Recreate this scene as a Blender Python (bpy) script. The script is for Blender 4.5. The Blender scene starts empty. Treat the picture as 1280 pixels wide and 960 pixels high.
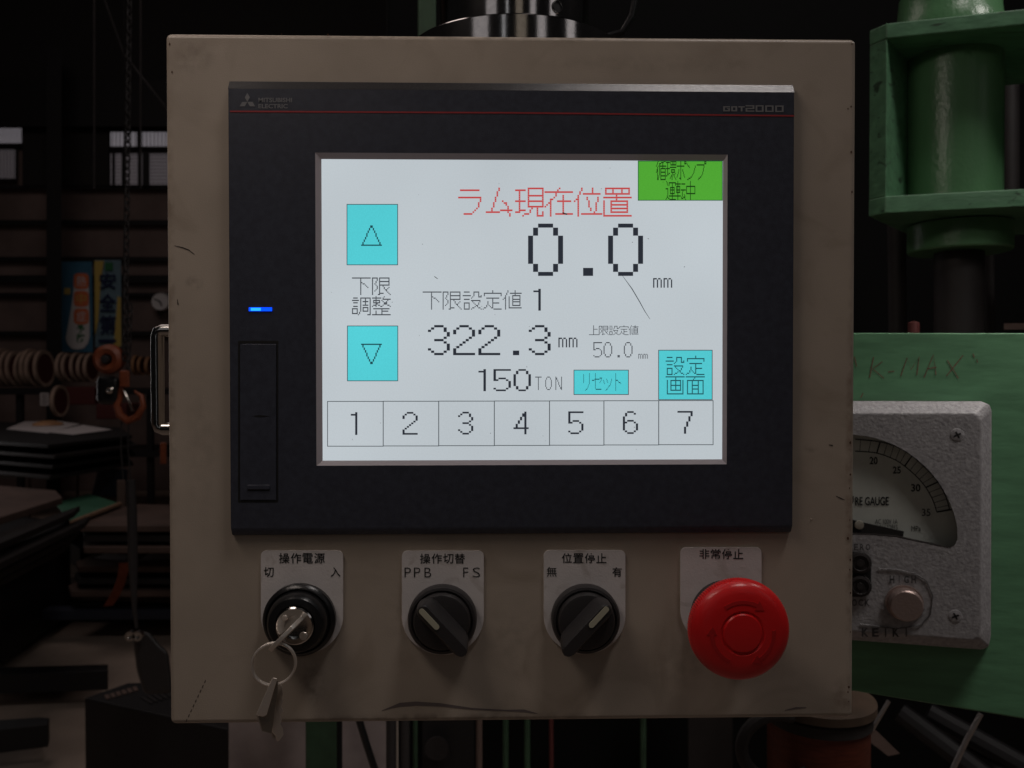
import bpy, bmesh, math, random
from mathutils import Vector, Matrix
random.seed(7)
scene = bpy.context.scene
COL = scene.collection
# ------------------------------------------------------------------ camera
FPX, DIST = 1024.0, 0.43              # focal length in pixels of the 1280 px wide photograph, metres to the panel
def _rot(p, y, r):
    cx, sx, cy, sy, cr, sr = math.cos(p), math.sin(p), math.cos(y), math.sin(y), math.cos(r), math.sin(r)
    return Matrix(((cr,-sr,0),(sr,cr,0),(0,0,1))) @ Matrix(((1,0,0),(0,cx,-sx),(0,sx,cx))) @ Matrix(((cy,0,sy),(0,1,0),(-sy,0,cy)))
RM = _rot(math.radians(0.822), math.radians(-1.284), math.radians(-0.052))
def _w(row): return Vector((row[0], row[2], -row[1]))
RIGHT, DOWN, FWD = _w(RM[0]), _w(RM[1]), _w(RM[2])
EYE = Vector((0, -DIST, 0))
cam = bpy.data.cameras.new('camera'); camo = bpy.data.objects.new('camera', cam); COL.objects.link(camo)
up = -DOWN; bk = -FWD
camo.matrix_world = Matrix(((RIGHT.x, up.x, bk.x, EYE.x), (RIGHT.y, up.y, bk.y, EYE.y), (RIGHT.z, up.z, bk.z, EYE.z), (0,0,0,1)))
cam.sensor_width = 36; cam.lens = 36*FPX/1280; cam.clip_start = 0.01; cam.clip_end = 100
cam.dof.use_dof = True; cam.dof.focus_distance = 0.425; cam.dof.aperture_fstop = 17
scene.camera = camo
# ------------------------------------------------------------------ world, lamps, exposure
world = bpy.data.worlds.new('World'); scene.world = world; world.use_nodes = True
bg = world.node_tree.nodes['Background']; bg.inputs[0].default_value = (0.9, 0.85, 0.85, 1); bg.inputs[1].default_value = 0.0035
def lamp(name, loc, target, sx, sy, watt, col):
    l = bpy.data.lights.new(name, 'AREA'); l.shape = 'RECTANGLE'; l.size = sx; l.size_y = sy; l.energy = watt; l.color = col
    o = bpy.data.objects.new(name, l); COL.objects.link(o); o.location = loc
    o.rotation_euler = (Vector(target)-Vector(loc)).to_track_quat('-Z', 'Y').to_euler(); return o
lamp('lamp_above', (-0.40, -0.27, 0.60), (-0.16, 0, 0.06), 0.34, 0.16, 0.98, (1, .86, .77))  # unseen key, set close so the box face darkens downwards
bl = lamp('bench_lamp', (0.60, -0.03, 0.48), (0.49, .24, 0.06), 0.22, 0.10, 0.23, (1, .93, .88)); bl.data.spread = math.radians(62)  # unseen fill added to brighten the top of the gauge and board
lamp('bracket_lamp', (0.86, 0.20, 0.80), (0.60, .52, 0.2), 0.12, 0.10, 1.0, (1, .95, .90))  # added unseen source, throws the top plate's shadow on the cylinder
lamp('skylight', (0.90, -0.68, 3.0), (0.2, 0, 0), 0.6, 0.45, 16, (1, .92, .89))
lamp('window_lamp', (-1.9, -2.6, 1.5), (0, 0, 0.1), 0.9, 1.2, 0.80, (1, .95, .95))  # out-of-view panels for windows, number and widths set for the steel's reflections
lamp('window_lamp', (-0.64, -3.0, 0.8), (0, 0, 0.1), 0.12, 2.8, 0.40, (.95, .97, 1))
lamp('window_lamp', (0.30, -3.0, 1.7), (0, 0, 0.1), 0.55, 1.1, 0.25, (1, .86, .68))
lamp('window_lamp', (1.35, -2.7, 1.6), (0, 0, 0.1), 0.45, 1.2, 0.48, (1, .95, .95))
lamp('window_lamp', (2.3, -1.4, 1.3), (0.2, 0, 0.1), 0.45, 1.3, 0.6, (1, .95, .95))
lamp('window_lamp', (-4.3, 4.6, 0.6), (-.2, 0, 0), 0.25, 2.6, 4, (1, .95, .95))  # added out of view for the bright left edge of the handle
lamp('hall_lamp', (-2.5, 2.5, 4.5), (-2.5, 5, -1), 2.5, 2.5, 26, (1, .84, .79))  # added overhead fill, unseen, lifts the dark background
scene.view_settings.view_transform = 'Standard'; scene.view_settings.look = 'None'
scene.view_settings.exposure = 0; scene.view_settings.gamma = 1
try: scene.view_settings.use_curve_mapping = False
except Exception: pass

# ------------------------------------------------------------------ placing helpers
def ray(px, py): return FWD + RIGHT*((px-640)/FPX) + DOWN*((py-480)/FPX)
def on(px, py, o, n):
    r = ray(px, py); n = Vector(n); return EYE + r*((Vector(o)-EYE).dot(n)/r.dot(n))
def F(px, py, y=0.0): return on(px, py, (0, y, 0), (0, 1, 0))          # point of an upright plane parallel to the panel
def G(px, py, z): return on(px, py, (0, 0, z), (0, 0, 1))              # point of a level plane
def plane(o, n):
    n = Vector(n).normalized(); o = Vector(o)
    return lambda px, py, off=0.0: on(px, py, o + n*off, n)
def face(y): return lambda px, py, off=0.0: F(px, py, y - off)

# ------------------------------------------------------------------ materials
def mat(name, col, rough=.5, metal=0, bump=0, bscale=400, var=0, vscale=60, spec=.5, emit=None, estr=1, coat=0, stretch=(1,1,1), col2=None, mix=(.5,.6), rvar=0):
    m = bpy.data.materials.new(name); m.use_nodes = True; nt = m.node_tree; b = nt.nodes['Principled BSDF']
    b.inputs['Base Color'].default_value = (*col, 1); b.inputs['Roughness'].default_value = rough
    b.inputs['Metallic'].default_value = metal; b.inputs['Specular IOR Level'].default_value = spec
    b.inputs['Coat Weight'].default_value = coat
    if emit: b.inputs['Emission Color'].default_value = (*emit, 1); b.inputs['Emission Strength'].default_value = estr
    tc = nt.nodes.new('ShaderNodeTexCoord'); mp = nt.nodes.new('ShaderNodeMapping'); mp.inputs['Scale'].default_value = stretch
    nt.links.new(tc.outputs['Object'], mp.inputs[0])
    def noise(s, d=4):
        n = nt.nodes.new('ShaderNodeTexNoise'); n.inputs['Scale'].default_value = s; n.inputs['Detail'].default_value = d
        nt.links.new(mp.outputs[0], n.inputs['Vector']); return n
    if bump:
        n = noise(bscale, 3); bp = nt.nodes.new('ShaderNodeBump'); bp.inputs['Strength'].default_value = bump; bp.inputs['Distance'].default_value = .001
        nt.links.new(n.outputs['Fac'], bp.inputs['Height']); nt.links.new(bp.outputs[0], b.inputs['Normal'])
    if var:
        n = noise(vscale, 6); mr = nt.nodes.new('ShaderNodeMapRange'); mr.inputs['From Min'].default_value = .3; mr.inputs['From Max'].default_value = .7
        mr.inputs['To Min'].default_value = 1-var; mr.inputs['To Max'].default_value = 1+var; nt.links.new(n.outputs['Fac'], mr.inputs[0])
        mx = nt.nodes.new('ShaderNodeVectorMath'); mx.operation = 'SCALE'; mx.inputs[0].default_value = col
        nt.links.new(mr.outputs[0], mx.inputs['Scale']); src = mx.outputs[0]
        if col2:
            n2 = noise(vscale*.8, 8); n2.inputs['Distortion'].default_value = 1.5
            m2 = nt.nodes.new('ShaderNodeMapRange'); m2.inputs['From Min'].default_value = mix[0]; m2.inputs['From Max'].default_value = mix[1]
            nt.links.new(n2.outputs['Fac'], m2.inputs[0]); mm = nt.nodes.new('ShaderNodeMix'); mm.data_type = 'RGBA'
            nt.links.new(m2.outputs[0], mm.inputs[0]); nt.links.new(src, mm.inputs[6]); mm.inputs[7].default_value = (*col2, 1); src = mm.outputs[2]
        nt.links.new(src, b.inputs['Base Color'])
    if rvar:
        n = noise(vscale*2, 4); mr = nt.nodes.new('ShaderNodeMapRange'); mr.inputs['To Min'].default_value = rough-rvar; mr.inputs['To Max'].default_value = rough+rvar
        nt.links.new(n.outputs['Fac'], mr.inputs[0]); nt.links.new(mr.outputs[0], b.inputs['Roughness'])
    return m
def glow(name, col, grain=0.0):
    m = bpy.data.materials.new(name); m.use_nodes = True; nt = m.node_tree; b = nt.nodes['Principled BSDF']
    b.inputs['Base Color'].default_value = (.004, .004, .004, 1); b.inputs['Roughness'].default_value = .5; b.inputs['Specular IOR Level'].default_value = .15
    b.inputs['Emission Color'].default_value = (*col, 1); b.inputs['Emission Strength'].default_value = 1
    if grain:
        tc = nt.nodes.new('ShaderNodeTexCoord')
        parts = []
        for s, a in ((1500, grain), (9, grain*2.0)):
            n = nt.nodes.new('ShaderNodeTexNoise'); n.inputs['Scale'].default_value = s; n.inputs['Detail'].default_value = 2
            nt.links.new(tc.outputs['Object'], n.inputs['Vector'])
            mr = nt.nodes.new('ShaderNodeMapRange'); mr.inputs['To Min'].default_value = -a; mr.inputs['To Max'].default_value = a
            mr.inputs['From Min'].default_value = .25; mr.inputs['From Max'].default_value = .75
            nt.links.new(n.outputs['Fac'], mr.inputs[0]); parts.append(mr)
        ad = nt.nodes.new('ShaderNodeMath'); ad.operation = 'ADD'
        nt.links.new(parts[0].outputs[0], ad.inputs[0]); nt.links.new(parts[1].outputs[0], ad.inputs[1])
        a2 = nt.nodes.new('ShaderNodeMath'); a2.operation = 'ADD'; a2.inputs[1].default_value = 1; nt.links.new(ad.outputs[0], a2.inputs[0])
        nt.links.new(a2.outputs[0], b.inputs['Emission Strength'])
    return m
M = dict(
 beige=mat('beige_paint', (.49,.415,.34), .38, bump=.12, bscale=1500, var=.07, vscale=26, col2=(.36,.29,.225), mix=(.55,.85), rvar=.12),
 bezel=mat('charcoal_plastic', (.055,.060,.082), .27, bump=.25, bscale=3500, spec=.5, var=.12, vscale=300),
 bezeltop=mat('rubbed_plastic_edge', (.050,.048,.050), .22, bump=.12, bscale=2500, spec=.65, var=.12, vscale=900), groove=mat('groove_black', (.008,.008,.009), .6),  # bezeltop: same plastic made glossier to strengthen the highlight on the upper edge
 frame=mat('screen_margin_grey', (.62,.57,.61), .35, spec=.6),
 red_line=mat('red_line', (.42,.035,.04), .5),
 print_grey=mat('print_grey', (.24,.24,.25), .5),
 screen=glow('lit_screen', (.50,.55,.585), .035), cyan=glow('lit_cyan', (.085,.585,.64), .05), lime=glow('lit_green', (.075,.36,.032), .06),
 ink=glow('lit_dark_ink', (.022,.026,.036)), redink=glow('lit_red_ink', (.52,.055,.055)), line=glow('lit_line_ink', (.05,.06,.068)),
 cyanink=glow('lit_ink_on_cyan', (.012,.06,.075)), greenink=glow('lit_ink_on_green', (.008,.045,.006)), greenline=glow('lit_green_edge', (.01,.10,.03)),
 led=mat('blue_led', (.01,.05,.3), .3, emit=(.0,.06,1.0), estr=1.6), led2=mat('blue_led_core', (.1,.3,.6), .3, emit=(.01,.28,1.0), estr=1.8),
 plate=mat('pale_nameplate', (.80,.755,.74), .42, bump=.15, bscale=1200, var=.06, vscale=70, col2=(.55,.49,.45), mix=(.56,.78)),
 engr=mat('engraved_black', (.02,.02,.02), .6),
 black=mat('black_plastic', (.012,.012,.013), .28, bump=.1, bscale=800), black2=mat('matt_black_plastic', (.036,.033,.034), .38, bump=.15, bscale=900),
 ivory=mat('ivory_mark', (.52,.50,.38), .5), red=mat('red_plastic', (.78,.018,.020), .30, bump=.08, bscale=600, var=.05, vscale=60),
 redlow=mat('red_plastic_recess', (.55,.012,.014), .45),  # darker red stands for the shading of the cap's arrows
 chrome=mat('chrome', (.55,.53,.51), .14, 1, bump=.04, bscale=300), nickel=mat('worn_nickel', (.85,.77,.69), .36, .7, bump=.2, bscale=500),
 steel=mat('turned_steel', (.68,.65,.64), .10, 1, bump=.02, bscale=1500, var=.08, vscale=400),
 scratch=mat('dark_scratch', (.06,.045,.04), .8), rust=mat('rust_chip', (.10,.05,.03), .9), smear=mat('grey_smear', (.16,.13,.125), .8),
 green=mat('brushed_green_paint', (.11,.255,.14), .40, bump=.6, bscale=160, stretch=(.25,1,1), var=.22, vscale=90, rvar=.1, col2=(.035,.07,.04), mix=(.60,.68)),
 greenf=mat('flat_green_paint', (.125,.30,.16), .5, bump=.25, bscale=120, stretch=(.12,1,1.4), var=.16, vscale=70),
 chalk=mat('rust_crayon', (.20,.115,.08), .9, var=.4, vscale=500),
 hammer=mat('hammertone_silver', (.36,.35,.36), .50, .1, bump=.4, bscale=480, var=.20, vscale=300),
 hammer2=mat('grimy_silver', (.13,.125,.125), .5, .3, bump=.3, bscale=600), cylgreen=mat('glossy_green_paint', (.105,.245,.115), .30, bump=.5, bscale=260, stretch=(1,1,.6), var=.10, vscale=30), dial=mat('dial_white', (.80,.80,.77), .35, var=.10, vscale=40), dialink=mat('dial_ink', (.02,.02,.022), .6),  # hammer2: darker silver for the raised letters and outline
 copper=mat('copper_knob', (.42,.32,.29), .35, .6, bump=.3, bscale=500),
 dimgreen=mat('dirty_green_paint', (.035,.075,.04), .6, bump=.5, bscale=60, var=.3, vscale=25), dark=mat('dark_steel', (.030,.026,.026), .6, .2, bump=.5, bscale=60, var=.3, vscale=12), darker=mat('black_iron', (.012,.011,.012), .6, bump=.4, bscale=50),  # dimgreen: green paint darkened in colour for posts and pipes in shade
 brown=mat('brown_steel_plate', (.13,.085,.07), .7, bump=.5, bscale=40, var=.3, vscale=5), wall=mat('brown_wall', (.20,.145,.13), .8, bump=.5, bscale=15, var=.25, vscale=2.2),
 palesheet=mat('pale_steel_sheet', (.42,.35,.34), .6, bump=.4, bscale=30, var=.2, vscale=14), floor=mat('concrete_floor', (.42,.33,.27), .7, bump=.4, bscale=20, var=.25, vscale=3), abyss=mat('oily_black_iron', (.004,.004,.004), .8, spec=.2), roof=mat('roof_dark', (.02,.018,.018), .8),  # abyss: near black, the gloom behind the box put into the colour
 tan=mat('tan_rim', (.42,.30,.235), .6, var=.2, vscale=12), tan2=mat('orange_tan_rim', (.42,.22,.11), .6, var=.2, vscale=12), wood=mat('wood', (.32,.2,.13), .7, var=.2, vscale=30),
 orange=mat('orange_paint', (.24,.058,.022), .5, var=.2, vscale=30), ddkred=mat('dark_red_paint', (.10,.022,.02), .6), paper=mat('white_paper', (.60,.55,.55), .8),
 greensheet=mat('green_sheet', (.05,.17,.10), .7), yellow=mat('yellow_plastic', (.5,.33,.06), .5), navy=mat('navy_steel', (.035,.04,.06), .5),
 bblue=mat('banner_blue', (.14,.42,.66), .8), bred=mat('banner_orange', (.85,.22,.09), .8), bwhite=mat('banner_white', (.80,.78,.78), .8), byellow=mat('banner_yellow', (.75,.55,.14), .8),
 bpale=mat('banner_pale_blue', (.40,.62,.74), .8), bnavy=mat('banner_navy', (.02,.03,.10), .8), bgreen=mat('banner_green', (.05,.22,.09), .8),
 winA=mat('lit_window_panel', (.3,.3,.3), .6, emit=(.115,.105,.115), estr=1, var=.1, vscale=10), winB=mat('dim_window_panel', (.2,.2,.2), .6, emit=(.050,.043,.046), estr=1), winbar=mat('window_bar', (.05,.045,.045), .7),
 coil=mat('copper_coil', (.14,.035,.02), .45, .4, var=.25, vscale=60, stretch=(1,1,8)), nickel2=mat('dull_nickel', (.34,.31,.27), .36, .9, bump=.3, bscale=600), drumtop=mat('worn_drum_top', (.07,.045,.03), .6, var=.3, vscale=40), rope=mat('wire_rope', (.6,.56,.54), .3, 1, bump=.8, bscale=500),
)
def stains(m, spots, cx, cz):
    # greasy smudges with a ragged outline, placed on the paint (object space)
    nt = m.node_tree; b = nt.nodes['Principled BSDF']; tc = nt.nodes.new('ShaderNodeTexCoord'); src = b.inputs['Base Color'].links[0].from_socket
    nz = nt.nodes.new('ShaderNodeTexNoise'); nz.inputs['Scale'].default_value = 160; nz.inputs['Detail'].default_value = 8; nt.links.new(tc.outputs['Object'], nz.inputs['Vector'])
    for x, z, rx, rz, k, col in spots:
        mp = nt.nodes.new('ShaderNodeMapping'); mp.vector_type = 'POINT'
        mp.inputs['Location'].default_value = (-(x-cx)/rx, 0, -(z-cz)/rz); mp.inputs['Scale'].default_value = (1/rx, 0, 1/rz); nt.links.new(tc.outputs['Object'], mp.inputs[0])
        ln = nt.nodes.new('ShaderNodeVectorMath'); ln.operation = 'LENGTH'; nt.links.new(mp.outputs[0], ln.inputs[0])
        mr = nt.nodes.new('ShaderNodeMapRange'); mr.inputs['From Min'].default_value = 1; mr.inputs['From Max'].default_value = .2; mr.interpolation_type = 'SMOOTHSTEP'; nt.links.new(ln.outputs['Value'], mr.inputs[0])
        n2 = nt.nodes.new('ShaderNodeMapRange'); n2.inputs['From Min'].default_value = .38; n2.inputs['From Max'].default_value = .62; nt.links.new(nz.outputs['Fac'], n2.inputs[0])
        mu = nt.nodes.new('ShaderNodeMath'); mu.operation = 'MULTIPLY'; nt.links.new(mr.outputs[0], mu.inputs[0]); nt.links.new(n2.outputs[0], mu.inputs[1])
        m2 = nt.nodes.new('ShaderNodeMath'); m2.operation = 'MULTIPLY'; m2.inputs[1].default_value = k; nt.links.new(mu.outputs[0], m2.inputs[0])
        mx = nt.nodes.new('ShaderNodeMix'); mx.data_type = 'RGBA'; nt.links.new(m2.outputs[0], mx.inputs[0]); nt.links.new(src, mx.inputs[6]); mx.inputs[7].default_value = (*col, 1); src = mx.outputs[2]
    nt.links.new(src, b.inputs['Base Color'])
_g = bpy.data.materials.new('thin_glass'); _g.use_nodes = True; _n = _g.node_tree; _n.nodes.remove(_n.nodes['Principled BSDF'])
_t = _n.nodes.new('ShaderNodeBsdfTransparent'); _t.inputs[0].default_value = (.94,.95,.94,1); _s = _n.nodes.new('ShaderNodeBsdfGlossy'); _s.inputs['Roughness'].default_value = .12; _m = _n.nodes.new('ShaderNodeMixShader'); 
_m.inputs[0].default_value = .035; _n.links.new(_t.outputs[0], _m.inputs[1]); _n.links.new(_s.outputs[0], _m.inputs[2]); _n.links.new(_m.outputs[0], _n.nodes['Material Output'].inputs[0]); M['glass'] = _g
# ------------------------------------------------------------------ mesh helpers
def new(): return bmesh.new()
def poly(bm, pts): return bm.faces.new([bm.verts.new(p) for p in pts])
def hexa(bm, a, b):                                             # a, b: two matching rings of points
    va = [bm.verts.new(p) for p in a]; vb = [bm.verts.new(p) for p in b]; n = len(a)
    bm.faces.new(va); bm.faces.new(vb[::-1])
    for i in range(n): bm.faces.new((va[i], vb[i], vb[(i+1) % n], va[(i+1) % n]))
def box(bm, lo, hi):
    (x0,y0,z0), (x1,y1,z1) = lo, hi
    hexa(bm, [(x0,y0,z0),(x1,y0,z0),(x1,y0,z1),(x0,y0,z1)], [(x0,y1,z0),(x1,y1,z0),(x1,y1,z1),(x0,y1,z1)])
def prism(bm, pts, vec): hexa(bm, [Vector(p) for p in pts], [Vector(p)+Vector(vec) for p in pts])
def lathe(bm, c, axis, prof, seg=64, x=None):                   # prof: (distance along axis, radius)
    c = Vector(c); a = Vector(axis).normalized(); u = (Vector(x) if x else a.orthogonal()).normalized(); v = a.cross(u); rings = []
    for h, r in prof:
        if r <= 1e-7: rings.append([bm.verts.new(c+a*h)])
        else: rings.append([bm.verts.new(c+a*h+u*(r*math.cos(2*math.pi*i/seg))+v*(r*math.sin(2*math.pi*i/seg))) for i in range(seg)])
    for A, B in zip(rings, rings[1:]):
        for i in range(seg):
            j = (i+1) % seg
            if len(A) == 1 and len(B) == 1: continue
            if len(A) == 1: bm.faces.new((A[0], B[i], B[j]))
            elif len(B) == 1: bm.faces.new((A[i], B[0], A[j]))
            else: bm.faces.new((A[i], B[i], B[j], A[j]))
def tube(bm, pts, r, seg=8, closed=False):
    pts = [Vector(p) for p in pts]; n = len(pts); rings = []; pu = None
    for i, p in enumerate(pts):
        if closed: d = pts[(i+1) % n]-pts[i-1]
        else: d = pts[min(i+1, n-1)]-pts[max(i-1, 0)]
        d.normalize()
        if pu is None: u = d.orthogonal().normalized()
        else: u = (pu - d*pu.dot(d)).normalized()
        pu = u; v = d.cross(u); rr = r[i] if isinstance(r, (list, tuple)) else r
        rings.append([bm.verts.new(p+u*(rr*math.cos(2*math.pi*k/seg))+v*(rr*math.sin(2*math.pi*k/seg))) for k in range(seg)])
    for i in range(n if closed else n-1):
        A, B = rings[i], rings[(i+1) % n]
        for k in range(seg): bm.faces.new((A[k], A[(k+1) % seg], B[(k+1) % seg], B[k]))
    if not closed: bm.faces.new(rings[0][::-1]); bm.faces.new(rings[-1])
def world_loc(o):
    p = Vector((0,0,0))
    while o: p += o.location; o = o.parent
    return p
def obj(name, bm, m, parent=None, smooth=False, bevel=0, seg=2, kind=None, label=None, loc=None):
    bmesh.ops.recalc_face_normals(bm, faces=bm.faces)
    org = Vector(loc) if (loc is not None and parent is None) else (world_loc(parent) if parent else Vector((0,0,0)))
    if org.length: bmesh.ops.translate(bm, verts=bm.verts, vec=-org)
    me = bpy.data.meshes.new(name); bm.to_mesh(me); bm.free(); me.materials.append(M[m])
    o = bpy.data.objects.new(name, me); COL.objects.link(o)
    if parent: o.parent = parent
    else: o.location = org
    if smooth:
        for p in me.polygons: p.use_smooth = True
        es = o.modifiers.new('split', 'EDGE_SPLIT'); es.split_angle = math.radians(35)
    if bevel:
        b = o.modifiers.new('bevel', 'BEVEL'); b.width = bevel; b.segments = seg; b.limit_method = 'ANGLE'; b.angle_limit = math.radians(30)
        for p in me.polygons: p.use_smooth = True
        wn = o.modifiers.new('wn', 'WEIGHTED_NORMAL'); wn.keep_sharp = True
    if kind: o['kind'] = kind
    if label: o['label'] = label
    return o
def tag(o, label, cat, group=None):
    o['label'] = label; o['category'] = cat
    if group: o['group'] = group
    return o
def thing(name, loc, label, cat, group=None):
    o = bpy.data.objects.new(name, None); COL.objects.link(o); o.location = loc; o.empty_display_size = .01
    return tag(o, label, cat, group)
_fc = {}
def glyphs(body, offset=0.0, shear=0.0):
    key = (body, offset, shear)
    if key not in _fc:
        c = bpy.data.curves.new('f', 'FONT'); c.body = body; c.offset = offset; c.shear = shear; c.resolution_u = 3
        o = bpy.data.objects.new('f', c); COL.objects.link(o)
        dg = bpy.context.evaluated_depsgraph_get(); dg.update(); me = o.evaluated_get(dg).to_mesh()
        vs = [(v.co.x, v.co.y) for v in me.vertices]; fs = [tuple(p.vertices) for p in me.polygons]
        bpy.data.objects.remove(o); bpy.data.curves.remove(c); _fc[key] = (vs, fs)
    return _fc[key]
def write(bm, body, x0, y0, x1, y1, mp, off=0.0, weight=0.0, shear=0.0):        # writing fitted into a rectangle of the surface mp
    vs, fs = glyphs(body, weight, shear)
    ax = min(v[0] for v in vs); bx = max(v[0] for v in vs); ay = min(v[1] for v in vs); by = max(v[1] for v in vs)
    nv = [bm.verts.new(mp(x0+(v[0]-ax)/(bx-ax)*(x1-x0), y1-(v[1]-ay)/(by-ay)*(y1-y0), off)) for v in vs]
    for f in fs:
        try: bm.faces.new([nv[i] for i in f])
        except ValueError: pass
def spaced(bm, body, x0, y0, x1, y1, mp, off=0.0, weight=0.0, gap=.1):          # evenly pitched characters
    n = len(body); w = (x1-x0)/(n-gap*1.0)
    for i, ch in enumerate(body):
        q = .27*w if ch in 'I1' else 0
        if ch != ' ': write(bm, ch, x0+i*w+q, y0, x0+i*w+w*(1-gap)-q, y1, mp, off, weight)
def stroke(bm, pts, w, mp, off=0.0, taper=False):              # flat line of given pixel width on a surface
    n = len(pts); L = []; R = []
    for i, p in enumerate(pts):
        a = pts[max(i-1, 0)]; b = pts[min(i+1, n-1)]; dx, dy = b[0]-a[0], b[1]-a[1]; l = math.hypot(dx, dy) or 1
        ww = (w[i] if isinstance(w, (list, tuple)) else w)/2; nx, ny = -dy/l*ww, dx/l*ww
        L.append(bm.verts.new(mp(p[0]+nx, p[1]+ny, off))); R.append(bm.verts.new(mp(p[0]-nx, p[1]-ny, off)))
    for i in range(n-1): bm.faces.new((L[i], L[i+1], R[i+1], R[i]))
def rect(bm, x0, y0, x1, y1, mp, off=0.0): poly(bm, [mp(x0,y0,off), mp(x1,y0,off), mp(x1,y1,off), mp(x0,y1,off)])
def slab(bm, x0, y0, x1, y1, mp, o0, o1): hexa(bm, [mp(x0,y0,o0), mp(x1,y0,o0), mp(x1,y1,o0), mp(x0,y1,o0)], [mp(x0,y0,o1), mp(x1,y0,o1), mp(x1,y1,o1), mp(x0,y1,o1)])

# ================================================================== SETTING
FLOOR = -1.35
bm = new(); poly(bm, [(-14,-4,FLOOR),(12,-4,FLOOR),(12,12,FLOOR),(-14,12,FLOOR)]); o = obj('floor', bm, 'floor', kind='structure')
WY = 9.0; WM = face(WY)
bm = new(); box(bm, (-12,WY,FLOOR), (10,WY+.2,7)); wall = obj('wall', bm, 'wall', kind='structure')
bm = new(); box(bm, (-12,-3.5,6.0), (10,WY,6.2)); obj('ceiling', bm, 'roof', kind='structure')
for y0, y1 in ((232,236),(275,281),(321,326),(344,353),(366,370),(414,419)):   # wall rails
    bm = new(); slab(bm, -250, y0, 560, y1, WM, .003, .10); obj('wall_rail', bm, 'darker', wall)
bm = new(); slab(bm, -40, 100, 640, 158, WM, .003, .25); obj('girder', bm, 'darker', wall)
bm = new(); slab(bm, -60, -80, 640, 100, WM, .003, .12); obj('upper_cladding', bm, 'roof', wall)
bm = new(); slab(bm, 28, 158, 136, 232, WM, .003, .12); obj('dark_cladding', bm, 'roof', wall)
for x0, x1, l, g in ((60,75,'thick black steel column left of the blue banner','a'),):
    bm = new(); slab(bm, x0, 60, x1, 640, face(WY-.5), 0, .25); slab(bm, x0-2, 60, x1+2, 640, face(WY-.75), 0, .02)
    tag(obj('steel_column', bm, 'darker'), 'thick black steel column between the ribbed windows and the blue banner', 'column')
def window(name, x0, y0, x1, y1, m, nx, ny, label, posts=()):
    t = thing(name, F((x0+x1)/2, y1, WY), label, 'window', 'high windows on the back wall')
    bm = new(); slab(bm, x0, y0, x1, y1, WM, .004, .03); obj('pane', bm, m, t)
    for i in range(nx):
        bm = new(); x = x0+(x1-x0)*(i+.5)/nx; slab(bm, x-.5, y0, x+.5, y1, WM, .032, .06); obj('glazing_bar', bm, 'winbar', t)
    for i in range(ny):
        bm = new(); y = y0+(y1-y0)*(i+.5)/ny; slab(bm, x0, y-.4, x1, y+.4, WM, .062, .08); obj('glazing_bar', bm, 'winbar', t)
    for a, b in posts:
        bm = new(); slab(bm, a, y0-1, b, y1+1, WM, .082, .16); obj('window_post', bm, 'darker', t)
    bm = new()
    for q in ((x0-3,y0-3,x1+3,y0),(x0-3,y1,x1+3,y1+3),(x0-3,y0,x0,y1),(x1,y0,x1+3,y1)): slab(bm, *q, WM, .004, .10)
    obj('window_frame', bm, 'darker', t)
window('ribbed_window', -30, 160, 27, 179, 'winA', 18, 0, 'bright vertically ribbed window at the far left of the back wall')
window('grid_window', -30, 187, 19, 223, 'winB', 12, 10, 'dim grid window below the ribbed one at the far left edge')
window('ribbed_window', 138, 165, 300, 183, 'winA', 34, 0, 'bright ribbed window strip seen behind the hoist chain', ((171,175),))
window('louvred_window', 138, 192, 300, 231, 'winB', 0, 9, 'dim louvred window with dark posts behind the hoist chain', ((140,144),(152,156),(172,175),(178,187)))

# banners
BM = face(WY-.20)
t = thing('safety_banner', F(95, 440, WY-.2), 'blue heatstroke banner with orange character blocks on the far wall', 'banner')
def wavy(x0, y0, x1, y1, skew=0, n=8):
    bm = new(); rows = []
    for i in range(n+1):
        f = i/n; y = y0+(y1-y0)*f; w = math.sin(f*5)*.01
        rows.append([bm.verts.new(BM(x0+skew*f, y, w)), bm.verts.new(BM(x1+skew*f, y, -w))])
    for a, b in zip(rows, rows[1:]): bm.faces.new((a[0], a[1], b[1], b[0]))
    bmesh.ops.solidify(bm, geom=bm.faces[:], thickness=.004); return bm
obj('cloth', wavy(76, 327, 115, 440, 1), 'bblue', t)
bm = new(); pts = []
for i in range(24):
    a = 2*math.pi*i/24; pts.append((97+15*math.cos(a), 423+13*math.sin(a)))
top = [(112,423),(112,345),(108,340),(96,345),(90,375),(85,400),(81,418)]
poly(bm, [BM(x, y, .022) for x, y in [(82,423),(84,430),(90,436),(97,437),(105,435),(110,429),(112,421),(112,400),(111,360),(110,345),(93,348),(91,372),(86,402)]]); obj('white_flame', bm, 'bwhite', t)
for i, (ch, y) in enumerate((('熱',342),('中',364),('症',386))):
    bm = new(); cx = 101.5
    poly(bm, [BM(cx+9.5*math.copysign(abs(math.cos(a))**.5, math.cos(a)), y+9.5+10*math.copysign(abs(math.sin(a))**.5, math.sin(a)), .026) for a in [2*math.pi*k/24 for k in range(24)]])
    obj('orange_block', bm, 'bred', t)
    bm = new(); write(bm, ch, cx-6, y+3, cx+6, y+16, BM, .030); obj('lettering', bm, 'bwhite' if i != 1 else 'byellow', t)
bm = new(); write(bm, '予', 96, 406, 106, 416, BM, .030, .03); write(bm, '防', 96, 417, 106, 428, BM, .030, .03); obj('lettering', bm, 'bgreen', t)
bm = new(); rect(bm, 80, 360, 88, 368, BM, .026); obj('yellow_patch', bm, 'byellow', t)
t = thing('safety_banner', F(135, 434, WY-.2), 'yellow and pale blue safety first banner with navy characters', 'banner')
obj('cloth', wavy(118, 325, 151, 434, 1), 'bpale', t)
bm = new(); rect(bm, 131, 328, 141, 338, BM, .022); obj('green_patch', bm, 'bgreen', t)
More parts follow.
